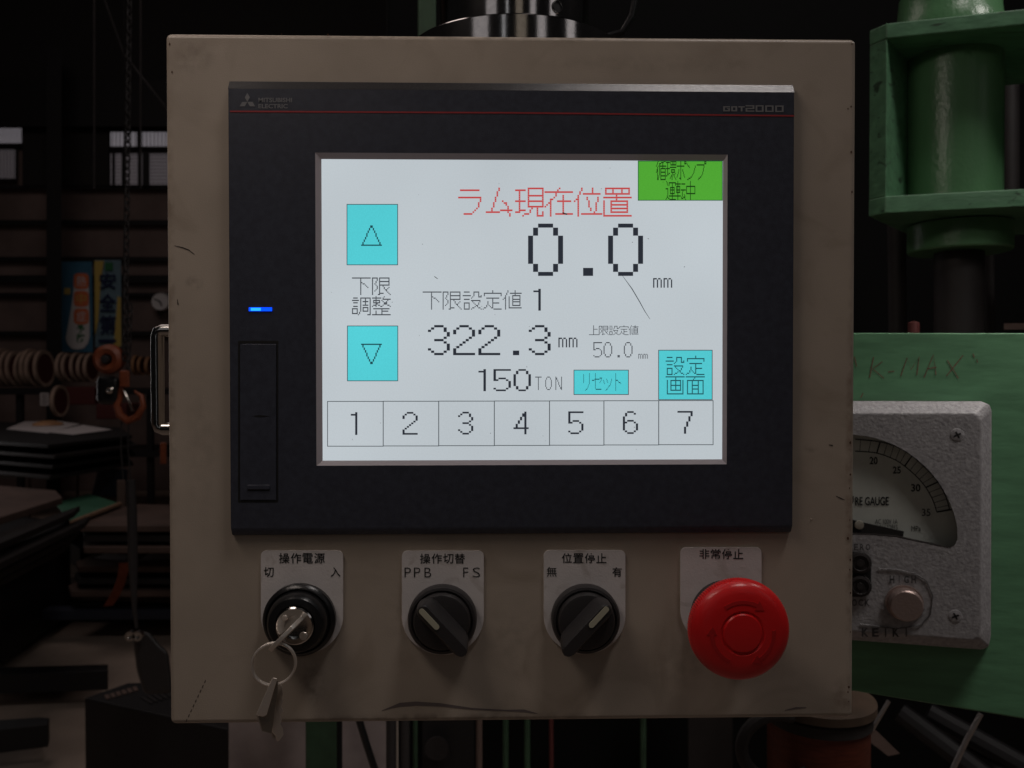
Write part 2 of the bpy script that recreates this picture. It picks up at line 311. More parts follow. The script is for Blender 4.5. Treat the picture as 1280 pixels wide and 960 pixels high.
bm = new(); poly(bm, [BM(x, y, .020) for x, y in ((118,326),(130,326),(126,350),(123,400),(119,420))]); poly(bm, [BM(x, y, .020) for x, y in ((147,370),(151,372),(151.5,433),(142,433))]); obj('yellow_patch', bm, 'byellow', t)
bm = new()
for ch, y0, y1 in (('安',341,361),('全',367,389),('第',394,418)): write(bm, ch, 124, y0, 145, y1, BM, .030, .015)
rect(bm, 123, 424, 145, 428, BM, .030); obj('lettering', bm, 'bnavy', t)
# clock
t = thing('wall_clock', F(201, 377, WY-.25), 'small round white clock on the far wall beside the box', 'clock')
c = F(201, 377, WY-.18); k = (WY-.18+DIST)/FPX
bm = new(); lathe(bm, c, (0,-1,0), [(-.05,0),(-.05,11*k),(0,11*k),(.02,10.5*k),(.01,9.6*k)], 32); obj('case', bm, 'bwhite', t, True)
bm = new(); lathe(bm, c, (0,-1,0), [(.011,0),(.011,9.6*k)], 32); obj('dial', bm, 'bwhite', t)
bm = new(); tube(bm, [c+Vector((0,-.02,0)), c+Vector((-.065,-.02,.03))], .006, 5); tube(bm, [c+Vector((0,-.02,0)), c+Vector((.015,-.02,-.045))], .008, 5); obj('clock_hands', bm, 'darker', t)

# wheels standing on the rack
ORD = ['first', 'second', 'third', 'fourth', 'fifth', 'sixth', 'seventh']
def disc_row(x0, n, px, y0, y1, dist, m, lab, grp, rev=False):
    first = None
    for i in range(n):
        x = x0+px*i; top = F(x, y0, dist); bot = F(x, y1, dist); r = (top-bot).length/2; c = (top+bot)/2 + Vector((0, r, 0))
        if first is None:
            t = thing('wheel', c-Vector((0,0,r)), lab, 'wheel', grp)
            bm = new(); lathe(bm, c, (1,0,0), [(-.012,r*.8),(-.014,r),(.014,r),(.012,r*.8)], 32); obj('rim', bm, m, t, True)
            bm = new(); lathe(bm, c, (1,0,0), [(-.008,0),(-.008,r*.93),(.008,r*.93),(.008,0)], 32); obj('disc', bm, 'ddkred', t, True)
            first = t
        else:
            t = first.copy(); COL.objects.link(t); t.location = c-Vector((random.uniform(-.008,.008),0,r)); k_ = random.uniform(.93,1.03); t.scale = (random.uniform(.8,1.1), k_, k_); t.rotation_euler = (0, random.uniform(-.05,.05), random.uniform(-.04,.04))
            for ch in first.children:
                q = ch.copy(); COL.objects.link(q); q.parent = t
        t['label'] = lab.replace('#', ORD[n-1-i] if rev else ORD[i])
disc_row(-10, 7, 8.6, 435, 484, 7.0, 'tan', 'tan rimmed wheel, # one left of the thick black column', 'wheels in the left row on the rack', True)
disc_row(70, 5, 8.7, 440, 478, 7.0, 'tan', 'tan rimmed wheel under the blue banner, # from the black column', 'wheels in the row under the blue banner')
disc_row(165, 3, 8.0, 444, 469, 7.6, 'tan2', 'small orange rimmed wheel, # right of the hanging chain', 'small wheels beside the chrome handle')
disc_row(64, 1, 9, 482, 522, 6.2, 'tan', 'single larger wheel leaning on the dark red crate', 'wheel on the lower shelf')
# rack carrying the wheels
t = thing('storage_rack', (-3.9, 7.2, FLOOR), 'dark steel rack that carries the rows of wheels', 'rack')
for py in (486,):
    z = F(0, py, 7.0).z
    bm = new(); box(bm, (-5.6, 6.9, z-.05), (-2.6, 7.6, z-.002)); obj('shelf', bm, 'darker', t)
for x in (-5.4, -4.25, -3.1, -2.65):
    bm = new(); box(bm, (x, 6.95, FLOOR), (x+.05, 7.0, F(0,486,7.0).z-.051)); obj('upright', bm, 'darker', t)
bm = new(); box(bm, (-5.6, 6.9, -.75), (-2.6, 7.6, -.70)); obj('shelf', bm, 'darker', t)
def crate(x0, y0, x1, y1, dist, dep, m, label, cat='crate', name='crate'):
    bm = new(); a = F(x0, y1, dist); b = F(x1, y0, dist); box(bm, (a.x, dist, a.z), (b.x, dist+dep, b.z))
    t = tag(obj(name, bm, m, bevel=.008), label, cat); return t
crate(72, 484, 118, 506, 6.6, .4, 'ddkred', 'dark red crate under the wheels of the blue banner')
crate(120, 505, 158, 524, 6.0, .3, 'ddkred', 'flat dark red crate behind the chain hook')
bm = new(); WT = face(6.85); slab(bm, 50, 491, 61, 507, WT, 0, .01); tt = obj('notice_card', bm, 'paper'); tag(tt, 'small white card hanging at the foot of the black column', 'card')
for i in range(4):
    bm = new(); stroke(bm, [(52, 494+i*3.4), (59, 493.6+i*3.4)], .8, WT, .013); obj('printed_line', bm, 'dark', tt)

# ------------------------------------------------------------------ tables and steel stock on the left
def top(pts, z, thick, m, name, label, cat, legs=(), lm='darker', parent=None):
    P = [G(x, y, z) for x, y in pts]; c = sum(P, Vector())/len(P)
    t = thing(name, (c.x, c.y, FLOOR if legs else z-thick), label, cat)
    bm = new(); prism(bm, P, (0,0,-thick)); obj('slab', bm, m, t, bevel=.004)
    for lx, ly in legs:
        p = G(lx, ly, z); bm = new(); box(bm, (p.x-.025, p.y-.025, FLOOR), (p.x+.025, p.y+.025, z-thick-.001)); obj('leg', bm, lm, t)
    return t
def pile(pts, z, n, dz, m, label, group, thick=.02, slide=.05):
    P = [G(x, y, z) for x, y in pts]
    for i in range(n):
        off = Vector((random.uniform(-slide, slide), random.uniform(-slide*.5, slide*.5), 0)) if i else Vector((0, 0, 0))
        zz = z-i*dz; Q = [Vector((p.x, p.y, zz))+off for p in P]
        bm = new(); prism(bm, Q, (0, 0, -thick)); tag(obj('steel_plate', bm, m if i % 2 == 0 else 'dark', bevel=.003), label if n == 1 else (['topmost', 'second', 'third', 'fourth'][i]+' '+label), 'plate', group)
pile([(-60,548),(-60,524),(150,534),(165,544),(60,556)], -.38, 4, .055, 'darker', 'black steel plate stacked under the pale sheets on the far left', 'plates stacked under the pale sheets')
for x, lab in ((37, 'left'), (78, 'middle'), (97, 'right')):
    bm = new(); slab(bm, x-2, 572, x+2, 700, face(4.6), 0, -.05); tag(obj('support_post', bm, 'brown'), lab+' one of three thin brown posts under the far black plates', 'post', 'posts under the far plates')
for i, (pts, lab) in enumerate((([(8,536),(30,527),(72,526),(100,530),(60,541)], 'pale sheet lying on the left of the far black table'), ([(62,540),(104,531),(140,537),(92,543)], 'pale sheet lying on the right of the far black table'))):
    bm = new(); prism(bm, [G(x, y, -.374+.003*i) for x, y in pts], (0,0,-.003)); tag(obj('paper_sheet', bm, 'paper'), lab, 'sheet')
bm = new(); p = G(60, 531, -.37)
lathe(bm, p+Vector((0,0,-.001)), (0,0,1), [(0,0),(0,.10),(.015,.09),(.03,.04),(.032,0)], 20); tag(obj('cloth_bundle', bm, 'tan2', smooth=True), 'small orange cloth bundle on the pale sheets', 'cloth')
pile([(-80,600),(70,613),(78,622),(-80,672)], -.55, 1, .05, 'brown', 'brown steel plate on top of the stack at the left edge', 'top plate of the left stack', .03)
pile([(-80,690),(0,666),(100,632),(92,640),(-60,705)], -.60, 4, .05, 'dark', 'dark steel plate in the lower stack at the left edge', 'plates of the lower left stack', .025)
bm = new(); prism(bm, [G(-80, 700, -.80), G(0, 690, -.80), G(88, 652, -.80), G(-10, 640, -.80)], (0, 0, -.5)); tag(obj('stack_block', bm, 'darker', bevel=.01), 'black block carrying the stacked plates at the left edge', 'block')
top([(68,628),(112,617),(150,629),(90,652)], -.70, .01, 'greensheet', 'green_mat', 'green mat with pale edge on the low bench', 'mat')
bm = new(); a, b = G(90,653,-.70), G(150,630,-.70); tube(bm, [a, b], .012, 6); tag(obj('wooden_strip', bm, 'wood'), 'pale strip along the near edge of the green mat', 'strip')
pile([(100,648),(165,630),(260,632),(260,657),(100,657)], -.72, 3, .05, 'brown', 'brown steel plate stacked behind the hanging black cable', 'plates behind the hanging cable', .03, .03)
bm = new(); prism(bm, [G(104,650,-.88), G(165,632,-.88), G(260,634,-.88), G(260,656,-.88)], (0, 0, -.4)); tag(obj('stack_block', bm, 'darker', bevel=.01), 'black block carrying the plates behind the hanging cable', 'block')
pile([(95,702),(140,682),(260,680),(260,708),(98,708)], -.95, 3, .06, 'brown', 'steel plate in the pile with papers and a yellow bottle on it', 'plates under the yellow bottle', .03, .04)
bm = new(); prism(bm, [G(102,706,-1.14), G(150,690,-1.14), G(260,688,-1.14), G(260,708,-1.14)], (0, 0, -.2)); tag(obj('stack_block', bm, 'darker', bevel=.01), 'black block under the pile with the yellow bottle', 'block')
pile([(40,742),(70,722),(250,716),(250,748)], -1.2, 2, .04, 'brown', 'brown steel plate lying flat behind the dark blue beam', 'plates behind the dark blue beam', .03, .04)
for i, (pts, lab) in enumerate((([(118,697),(135,690),(160,694),(158,700),(135,699)], 'crumpled pale paper on the bench left of the hanging cable'), ([(174,700),(190,690),(225,688),(225,698)], 'white paper on the bench beside the yellow bottle'))):
    bm = new(); prism(bm, [G(x, y, -.944) for x, y in pts], (0,0,-.004)); tag(obj('paper_sheet', bm, 'paper'), lab, 'paper')
p = G(181, 690, -.95); bm = new(); lathe(bm, p, (0,0,1), [(0,0),(0,.035),(.08,.035),(.10,.015),(.12,.015),(.12,0)], 16); tag(obj('bottle', bm, 'yellow', smooth=True), 'yellow bottle standing on the low bench', 'bottle')
p = G(161, 690, -.95); bm = new(); lathe(bm, p, (0,0,1), [(0,0),(0,.022),(.08,.022),(.09,.012),(.11,.012),(.11,0)], 16); tag(obj('bottle', bm, 'paper', smooth=True), 'small pale bottle on the low bench left of the yellow one', 'bottle')
# stuff heap on the far floor
bm = new()
for i in range(26):
    p = G(random.uniform(82, 130), random.uniform(655, 672), -1.0); s = random.uniform(.02, .06); tube(bm, [p, p+Vector((random.uniform(-.1,.1), random.uniform(-.08,.08), random.uniform(0,.05)))], s*.4, 5)
o = obj('scrap_pile', bm, 'dark', kind='stuff'); tag(o, 'heap of dark scrap offcuts on the pallet', 'scrap')
top([(75,672),(130,655),(140,668),(100,686)], -1.03, .12, 'darker', 'pallet', 'black pallet under the heap of scrap', 'pallet')
top([(30,757),(220,757),(235,762),(28,763)], -1.18, .05, 'navy', 'steel_beam', 'dark blue steel beam lying across the floor at the left', 'beam')
top([(-40,765),(0,750),(26,746),(27,751),(-30,772)], -1.15, .04, 'wood', 'wooden_plank', 'tan wooden plank at the left edge above the black beams', 'plank')
top([(-80,836),(135,830),(135,838),(-80,846)], -1.2, .08, 'darker', 'steel_beam', 'long black beam on the floor at the left edge', 'beam')
top([(-80,905),(50,896),(62,897),(60,905),(-80,922)], -1.2, .08, 'darker', 'steel_beam', 'black beam lowest at the left edge of the floor', 'beam')
t = thing('machine_cabinet', G(200, 940, FLOOR), 'black machine cabinet with vent slots under the control box', 'cabinet')
bm = new(); P = [G(105, 872, -.95), G(160, 853, -.95), G(300, 850, -.95), G(300, 915, -.95)]; prism(bm, P, (0,0,-.40)); obj('body', bm, 'darker', t, bevel=.006)
for i in range(6):
    a = G(132+i*7, 869-i*1.9, -.949); b = G(142+i*7, 873-i*1.9+2, -.949); c2 = G(158+i*3, 860-i*.8, -.949)
    bm = new(); prism(bm, [G(130+i*7, 869-i*2, -.946), G(135+i*7, 867.5-i*2, -.946), G(138+i*7, 872-i*2, -.946), G(133+i*7, 873.6-i*2, -.946)], (0,0,-.003)); obj('vent_slat', bm, 'brown', t)
for i in range(5):
    bm = new(); prism(bm, [G(176+i*7, 872-i*2, -.946), G(180+i*7, 871-i*2, -.946), G(192+i*6, 878-i*2, -.946), G(188+i*6, 879-i*2, -.946)], (0,0,-.003)); obj('vent_slat', bm, 'dark', t)
# motor
t = thing('hoist_motor', F(190, 850, 1.6), 'black rounded motor housing beside the lower left corner of the box', 'motor')
bm = new(); pts = [(166,800),(173,789),(186,789),(200,806),(211,815),(216,866),(180,868),(171,838)]
hexa(bm, [F(x, y, 1.6) for x, y in pts], [F(x, y, 1.75) for x, y in pts]); obj('housing', bm, 'black2', t, bevel=.012, seg=3)
bm = new(); c = F(174, 790, 1.6)
for dx in (-.008, .010): lathe(bm, c+Vector((dx,-.02,0)), (0,-1,0), [(0,0),(0,.012),(.015,.012),(.015,.006),(.01,0)], 12)
obj('lug', bm, 'chrome', t, True)

# hopper, brown post
bm = new(); P = lambda x, y, d: F(x, y, d)
hexa(bm, [P(122,586,4.5),P(160,586,4.5),P(158,622,4.6),P(114,620,4.6)], [P(124,588,5.0),P(158,588,5.0),P(156,620,5.0),P(118,618,5.0)])
tag(obj('scrap_hopper', bm, 'navy', bevel=.01), 'dark navy hopper standing above the green mat', 'hopper')
bm = new(); slab(bm, 146, 600, 157, 690, face(4.0), 0, -.08); tag(obj('steel_post', bm, 'brown', bevel=.005), 'short brown post left of the hanging black cable', 'post')
# orange strap
bm = new(); pts = []
for i in range(13):
    f = i/12; pts.append(F(154-20*f**2, 704+54*f, 2.6))
L = [bm.verts.new(p+Vector((-.016,0,0))) for p in pts]; R = [bm.verts.new(p+Vector((.016,.01,0))) for p in pts]
for i in range(12): bm.faces.new((L[i], L[i+1], R[i+1], R[i]))
bmesh.ops.solidify(bm, geom=bm.faces[:], thickness=.004); tag(obj('lifting_strap', bm, 'orange'), 'orange lifting strap hanging down beside the black cable', 'strap')

# ------------------------------------------------------------------ chain hoist
HD = 1.5; hk = (HD+DIST)/FPX
t = thing('chain_hoist', F(150, 500, HD), 'chain hoist hook block with orange pulley cover on long chain', 'hoist')
bm = new()
def links(xa, ya, xb, yb, sc=1.0):
    a = F(xa, ya, HD); b = F(xb, yb, HD); n = int((b-a).length/(hk*8.2)); d = (b-a).normalized()
    for i in range(n):
        c = a+(b-a)*((i+.5)/n); s = Vector((1,0,0)) if i % 2 else Vector((.45,.9,0)); pts = []
        for k in range(10):
            an = 2*math.pi*k/10; pts.append(c+s*(hk*2.6*sc*math.cos(an))+d*(hk*6.0*math.sin(an)))
        tube(bm, pts, hk*1.05*sc, 5, True)
links(162, -20, 158, 330); links(158, 330, 156, 450); links(163, 380, 160, 470, .9)
obj('chain', bm, 'dark', t, True, kind='stuff')
bm = new(); tube(bm, [F(155,-10,HD+.02), F(156,240,HD+.02), F(153,420,HD+.02)], hk*.7, 6); obj('pull_cord', bm, 'dark', t)
c = F(133, 449, HD); bm = new(); lathe(bm, c+Vector((0,.03,0)), (0,-1,0), [(0,0),(0,17*hk),(.012,19*hk),(.026,18*hk),(.034,13*hk),(.030,7*hk),(.020,6*hk),(.020,0)], 40); obj('pulley_cover', bm, 'orange', t, True)
bm = new(); lathe(bm, c+Vector((0,.01,0)), (0,-1,0), [(0,0),(0,5*hk),(.02,5*hk),(.022,0)], 16); obj('axle', bm, 'black2', t, True)
bm = new(); slab(bm, 149, 463, 162, 484, face(HD), -.02, .02); obj('block_link', bm, 'orange', t, bevel=.004)
bm = new(); slab(bm, 121, 470, 149, 506, face(HD), -.03, .01); obj('gear_housing', bm, 'black', t, bevel=.012)
bm = new(); cc = F(138, 487, HD-.012); lathe(bm, cc, (0,-1,0), [(0,0),(0,5*hk),(.006,5*hk),(.008,2.5*hk),(.006,0)], 20); obj('housing_bolt', bm, 'chrome', t, True)
bm = new(); pts = [F(152,484,HD),F(150,496,HD),F(146,507,HD),F(150,519,HD),F(160,526,HD),F(172,521,HD),F(179,508,HD),F(177,495,HD),F(168,489,HD)]
tube(bm, pts, [hk*4,hk*4.2,hk*4.4,hk*4.8,hk*5,hk*4.6,hk*4,hk*3,hk*1.6], 10); obj('hook', bm, 'orange', t, True)
bm = new(); tube(bm, [F(155,488,HD-.01),F(161,500,HD-.012),F(166,514,HD-.01)], hk*1.6, 8); obj('safety_catch', bm, 'chrome', t, True)
for xa, xb in ((152,155),(161,164)):
    bm = new(); tube(bm, [F(xa,525,HD),F(xa-1,560,HD),F(xb-1,600,HD)], hk*1.0, 6); obj('sling_leg', bm, 'dark', t, True)
bm = new(); tube(bm, [F(164,600,HD),F(165,640,HD),F(166,700,HD),F(168,760,HD),F(171,785,HD)], [hk*5,hk*6,hk*6,hk*3,hk*2], 10); obj('hanging_cable', bm, 'black2', t, True)
# overhead guy wire and rods in the gloom
bm = new(); tube(bm, [F(120,-30,3), F(155,68,3), F(212,140,3)], .004, 6); tag(obj('guy_wire', bm, 'dark'), 'thin slanting wire above the chain at the top left', 'wire')
for x, lab in ((118, 'thin vertical rod left of the chain in front of the dark girder'), (176, 'thin vertical rod right of the chain crossing the window')):
    bm = new(); tube(bm, [F(x,-30,5), F(x,236,5)], .006, 6); tag(obj('hanging_rod', bm, 'dark'), lab, 'rod')
bm = new(); slab(bm, 200, 553, 208, 580, face(2.0), 0, .02); tag(obj('warning_tag', bm, 'orange', bevel=.003), 'orange tag peeking out below the chrome handle', 'tag')
bm = new(); slab(bm, 0, 594, 18, 598, face(3.2), 0, .02); tag(obj('bright_bar', bm, 'chrome'), 'short bright metal bar at the left edge below the far table', 'bar')

# ================================================================== things below and behind the box
def post(x0, x1, d, m, label, name='steel_post', cat='post', w=.05, y0=640, y1=1300):
    bm = new(); slab(bm, x0, y0, x1, y1, face(d), 0, -w); return tag(obj(name, bm, m, bevel=.002), label, cat)
def pipe(pts, d, r, m, label, name, cat):
    bm = new(); tube(bm, [F(x, y, d) for x, y in pts], r*(d+DIST)/FPX, 12); return tag(obj(name, bm, m, smooth=True), label, cat)
bm = new(); slab(bm, 286, 780, 484, 1250, face(1.15), 0, -.02); tag(obj('steel_sheet', bm, 'palesheet'), 'upright pale grey sheet seen under the box', 'sheet')
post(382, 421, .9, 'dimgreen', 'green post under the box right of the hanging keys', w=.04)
post(421, 428, .95, 'darker', 'narrow black post beside the green one under the box')
pipe([(445,850),(449,900),(458,930),(476,985)], .7, 4.5, 'black', 'black cable curving down in front of the pale sheet', 'cable', 'cable')
pipe([(489,700),(489,1100)], .75, 6.5, 'black2', 'black pipe at the right edge of the pale sheet', 'pipe', 'pipe')
pipe([(496.5,700),(496.5,1100)], .8, 1.6, 'nickel', 'thin bright rod between two black pipes under the box', 'rod', 'rod')
pipe([(506,700),(506,1100)], .75, 6.5, 'black2', 'black pipe right of the thin bright rod', 'pipe', 'pipe')
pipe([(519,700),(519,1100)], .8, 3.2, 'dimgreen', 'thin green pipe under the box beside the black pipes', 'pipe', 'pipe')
post(528, 593, 1.1, 'darker', 'wide black upright behind the pipes under the box')
bm = new(); c = F(546, 935, 1.08); lathe(bm, c, (0,-1,0), [(0,0),(0,.022),(.004,.022),(.004,.012),(.002,0)], 24); tag(obj('round_boss', bm, 'dark', smooth=True), 'round black boss on the wide black upright', 'boss')
pipe([(599,700),(599,1100)], .8, 4.2, 'brown', 'beige pipe in the middle under the box', 'pipe', 'pipe')
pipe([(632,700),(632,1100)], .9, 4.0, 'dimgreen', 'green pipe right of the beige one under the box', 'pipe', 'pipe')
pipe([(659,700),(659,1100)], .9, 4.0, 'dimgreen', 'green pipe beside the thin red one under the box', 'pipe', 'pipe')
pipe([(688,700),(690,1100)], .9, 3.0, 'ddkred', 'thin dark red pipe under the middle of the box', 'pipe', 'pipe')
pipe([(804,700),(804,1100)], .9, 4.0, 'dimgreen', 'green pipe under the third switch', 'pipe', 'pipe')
post(860, 916, 1.1, 'dark', 'dark upright behind the grey hose under the box')
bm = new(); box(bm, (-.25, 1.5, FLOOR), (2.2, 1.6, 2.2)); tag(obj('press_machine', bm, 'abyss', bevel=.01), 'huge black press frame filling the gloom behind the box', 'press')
# coil drum bottom right
t = thing('cable_drum', F(1015, 1000, .35), 'copper brown drum under the lower right corner of the box', 'drum')
dk = (.35+DIST)/FPX; c = F(1022, 1010, .40)
bm = new(); zt = F(1022, 905, .33).z; zb = F(1022, 1040, .33).z
lathe(bm, (c.x, .40, zb), (0,0,1), [(0,0),(0,.050),((zt-zb)*.75,.050)], 56); obj('winding', bm, 'coil', t, True)
bm = new(); h = (zt-zb)
lathe(bm, (c.x, .40, zb), (0,0,1), [(h*.752,.0505),(h*.76,.0525),(h*.86,.0525),(h*.88,.051)], 56); obj('dark_band', bm, 'dark', t, True)
bm = new(); lathe(bm, (c.x, .40, zb), (0,0,1), [(h*.882,.051),(h*.90,.056),(h*.98,.056),(h,.050),(h,.03),(h*.98,0)], 56); obj('top_flange', bm, 'drumtop', t, True)
bm = new(); pts = []
for i in range(20):
    a = math.radians(70+i*13); pts.append(F(975+48*math.cos(a), 935+42*-math.sin(a), .36))
tube(bm, pts, .0065, 10)
o = obj('corrugated_hose', bm, 'dark', smooth=True); tag(o, 'dark corrugated hose looping left of the copper drum', 'hose')
pipe([(1111,876),(1100,895),(1090,912)], .55, 2.6, 'rope', 'short bright wire rope beside the copper drum', 'wire_rope', 'rope')
pipe([(1226,892),(1208,925),(1180,985)], .45, 3.4, 'rope', 'long bright wire rope at the lower right', 'wire_rope', 'rope')
bm = new(); hexa(bm, [F(1088,912,.55),F(1092,910,.55),F(1125,942,.55),F(1110,945,.55),F(1088,928,.55)], [F(1088,912,.57),F(1092,910,.57),F(1125,942,.57),F(1110,945,.57),F(1088,928,.57)])
tag(obj('steel_wedge', bm, 'brown'), 'pale pointed bracket at the end of the short wire rope', 'bracket')
for i, (a, b) in enumerate((((1125,890),(1250,985)), ((1160,890),(1320,980)), ((1205,930),(1290,990)))):
    bm = new(); tube(bm, [F(*a, 1.0), F(*b, .9)], .018, 10)
    tag(obj('black_pipe', bm, 'darker', smooth=True), ['slanting dark pipe just right of the short wire rope', 'slanting dark pipe crossing behind the long wire rope', 'lowest slanting dark pipe in the lower right corner'][i], 'pipe')

# ================================================================== green press parts on the right
S = .30
PN = Vector((-S, -1, 0)).normalized()
PP = plane((.28, .235, 0), PN)                                  # the green panel's front
def pslab(bm, pts, mp, o0, o1): hexa(bm, [mp(x, y, o0) for x, y in pts], [mp(x, y, o1) for x, y in pts])
t = thing('gauge_board', PP(1160, 880), 'green painted steel panel carrying the pressure gauge', 'panel')
bm = new(); pslab(bm, [(900,416),(1290,416.5),(1290,900),(900,836)], PP, 0, -.02); obj('sheet', bm, 'greenf', t, bevel=.001)
bm = new()
for s in ([(1092,446),(1087,472)],[(1103,452),(1091,461),(1105,473)],[(1110,465),(1118,464)],
          [(1126,470),(1134,447),(1139,462),(1149,446),(1146,469)],[(1155,472),(1167,443),(1170,469)],[(1159,461),(1171,459)],
          [(1184,450),(1198,473)],[(1204,444),(1183,470)],[(1216,442),(1218,447)],[(1221,449),(1222,453)],[(1079,491),(1076,497)],[(1068,446),(1071,458)]):
    stroke(bm, s, 1.3, PP, .0004)
obj('crayon_writing', bm, 'chalk', t)
# pressure gauge
GP = plane(Vector((.28, .235, 0))+PN*.035, PN)
t = thing('pressure_gauge', GP(1150, 810), 'silver hammertone pressure gauge with half round dial', 'gauge')
bm = new()
outer = [(900,501),(1226,501.5),(1237,506),(1239.5,514),(1238.5,795),(1236,808),(1228,812),(900,788)]
inner = [(900,517),(1216,517),(1224,521),(1226,528),(1226,785),(1224,797),(1216,800),(900,777)]
A = [bm.verts.new(GP(x, y, -.034)) for x, y in outer]; B = [bm.verts.new(GP(x, y, -.008)) for x, y in outer]; C_ = [bm.verts.new(GP(x, y, 0)) for x, y in inner]
n = len(outer)
for i in range(n):
    j = (i+1) % n; bm.faces.new((A[i], A[j], B[j], B[i])); bm.faces.new((B[i], B[j], C_[j], C_[i]))
# dial opening: half-disc outline
cxg, cyg = 1058, 684; R1 = 139
def arc(r, a0, a1, n): return [(cxg+r*math.cos(math.radians(a0+(a1-a0)*i/n)), cyg-r*math.sin(math.radians(a0+(a1-a0)*i/n))) for i in range(n+1)]
hole = [(930,670),(930,600)] + arc(141, 140, 12, 26) + [(1196.5,660),(1197,673),(1194,680),(1188,684),(1120,669),(1090,667),(1060,666)]
H_ = [bm.verts.new(GP(x, y, 0)) for x, y in hole]
ed = [bm.edges.new((C_[i], C_[(i+1) % n])) if not bm.edges.get((C_[i], C_[(i+1) % n])) else bm.edges.get((C_[i], C_[(i+1) % n])) for i in range(n)]
ed += [bm.edges.new((H_[i], H_[(i+1) % len(H_)])) for i in range(len(H_))]
bmesh.ops.triangle_fill(bm, use_beauty=True, use_dissolve=False, edges=ed)
obj('gauge_body', bm, 'hammer', t, bevel=.0012)
bm = new(); Hf = [bm.verts.new(GP(x, y, .0003)) for x, y in hole]; Hb = [bm.verts.new(GP(x, y, -.009)) for x, y in hole]
for i in range(len(hole)): j = (i+1) % len(hole); bm.faces.new((Hf[i], Hf[j], Hb[j], Hb[i]))
obj('dial_surround', bm, 'dialink', t)
bm = new(); poly(bm, [GP(x, y, -.0088) for x, y in hole]); dial = obj('dial', bm, 'dial', t)
DG = lambda x, y, off=0: GP(x, y, -.0084+off)
bm = new()
def garc(r, w, a0, a1): stroke(bm, [(1060+r*math.cos(math.radians(a))*1.02, 672-r*math.sin(math.radians(a))*.90) for a in [a0+(a1-a0)*i/30 for i in range(31)]], w, DG)
# scale arcs and ticks traced between measured end points
outerp = [(1069,549),(1098,552),(1120,558),(1139,569),(1157,585),(1172,602),(1182,620),(1187,637)]
innerp = [(1069,564),(1094,566),(1115,573),(1130,582),(1146,596),(1157,609),(1166,625),(1171,640)]
def spl(P, t_):
    x = t_*(len(P)-1); i = min(int(x), len(P)-2); f = x-i
    p0, p1, p2, p3 = P[max(i-1,0)], P[i], P[i+1], P[min(i+2, len(P)-1)]
    return tuple(.5*((2*p1[k])+(-p0[k]+p2[k])*f+(2*p0[k]-5*p1[k]+4*p2[k]-p3[k])*f*f+(-p0[k]+3*p1[k]-3*p2[k]+p3[k])*f**3) for k in (0,1))
stroke(bm, [spl(outerp, i/40) for i in range(41)], 1.3, DG); stroke(bm, [spl(innerp, i/40) for i in range(41)], 1.1, DG)
majors = (.142+.02, .43, .71, 1.0); tt0 = [(-.12+.29*i) for i in range(5)]
for i in range(21):
    f = .155+(1-.155)*(i-0)/15.0 - 0
    f = .155+(i-2)*.0563
    if f < 0 or f > 1.001: continue
    big = (i-2) % 5 == 0; stroke(bm, [spl(outerp, min(f,1)), spl(innerp, min(f,1))], 1.7 if big else .6, DG, .0001)
stroke(bm, [(1171,640),(1190,637)], 1.7, DG, .0001)
write(bm, '20', 1087, 571, 1097, 580.5, DG, 0, .02); write(bm, '25', 1116, 583, 1126, 592, DG, 0, .02); write(bm, '30', 1139, 605, 1150.5, 614.5, DG, 0, .02); write(bm, '35', 1152.5, 636, 1163, 645, DG, 0)
write(bm, 'RE GAUGE', 1069, 621, 1111, 632, DG, 0, .02); write(bm, 'PRESSU', 1030, 620, 1067, 631, DG, 0, .02); write(bm, 'AC 100V 1A', 1094, 649, 1122, 655, DG); write(bm, 'No.1281S', 1100, 656, 1122, 662, DG); write(bm, 'MPa', 1139, 657.5, 1151, 664, DG)
obj('dial_printing', bm, 'dialink', t)
bm = new(); Gf = [GP(x, y, -.0012) for x, y in hole]; hexa(bm, Gf, [p-PN*.0008 for p in Gf]); obj('glass_cover', bm, 'glass', t)
bm = new(); pslab(bm, [(1050,645),(1075,652),(1130,664),(1129,671),(1115,670),(1075,667),(1050,666)], GP, -.0060, -.0045); obj('needle', bm, 'dark', t, bevel=.0004)
bm = new(); lathe(bm, GP(1074, 656, -.0045), PN, [(0,0),(0,.0035),(.0014,.0033),(.0020,0)], 24); obj('needle_screw', bm, 'nickel', t, True)
bm = new(); stroke(bm, [(1060,667.5),(1090,668.5),(1120,671),(1188,685.5)], 1.0, GP, .0012); obj('chrome_edge', bm, 'chrome', t)
gs = None
for (x, y) in ((1196.5, 543.5), (1194, 770)):
    c = GP(x, y, 0)
    bm = new(); lathe(bm, c, PN, [(0,.0048),(.0004,.0046),(.0007,.003),(.0007,0)], 24); s_ = obj('screw', bm, 'hammer', t, True)
    bm = new(); u = Vector((1,-S,0)).normalized(); v = Vector((0,0,1)); d1 = (u+v*.5).normalized(); d2 = (v-u*.5).normalized()
    for d in (d1, d2):
        e = PN.cross(d)*.0006; o_ = c+PN*.0009; prism(bm, [o_-d*.0026-e, o_+d*.0026-e, o_+d*.0026+e, o_-d*.0026+e], -PN*.0006)
    obj('cross_slot', bm, 'darker', s_)
c = GP(1130, 753, 0); bm = new(); lathe(bm, c, PN, [(0,.0135),(.002,.0135),(.002,.0120),(.010,.0118),(.0112,.0108),(.0112,0)], 40); obj('adjusting_knob', bm, 'copper', t, True)
bm = new()
for a in (200, 215, 232, 250, 300, 315, 330, 345):
    a = math.radians(a); x, y = 1129+27*math.cos(a), 752-27*math.sin(a)*.9; slab(bm, x-1.2, y-2.6, x+1.2, y+2.6, GP, 0, .0012)
obj('scale_notch', bm, 'hammer', t)
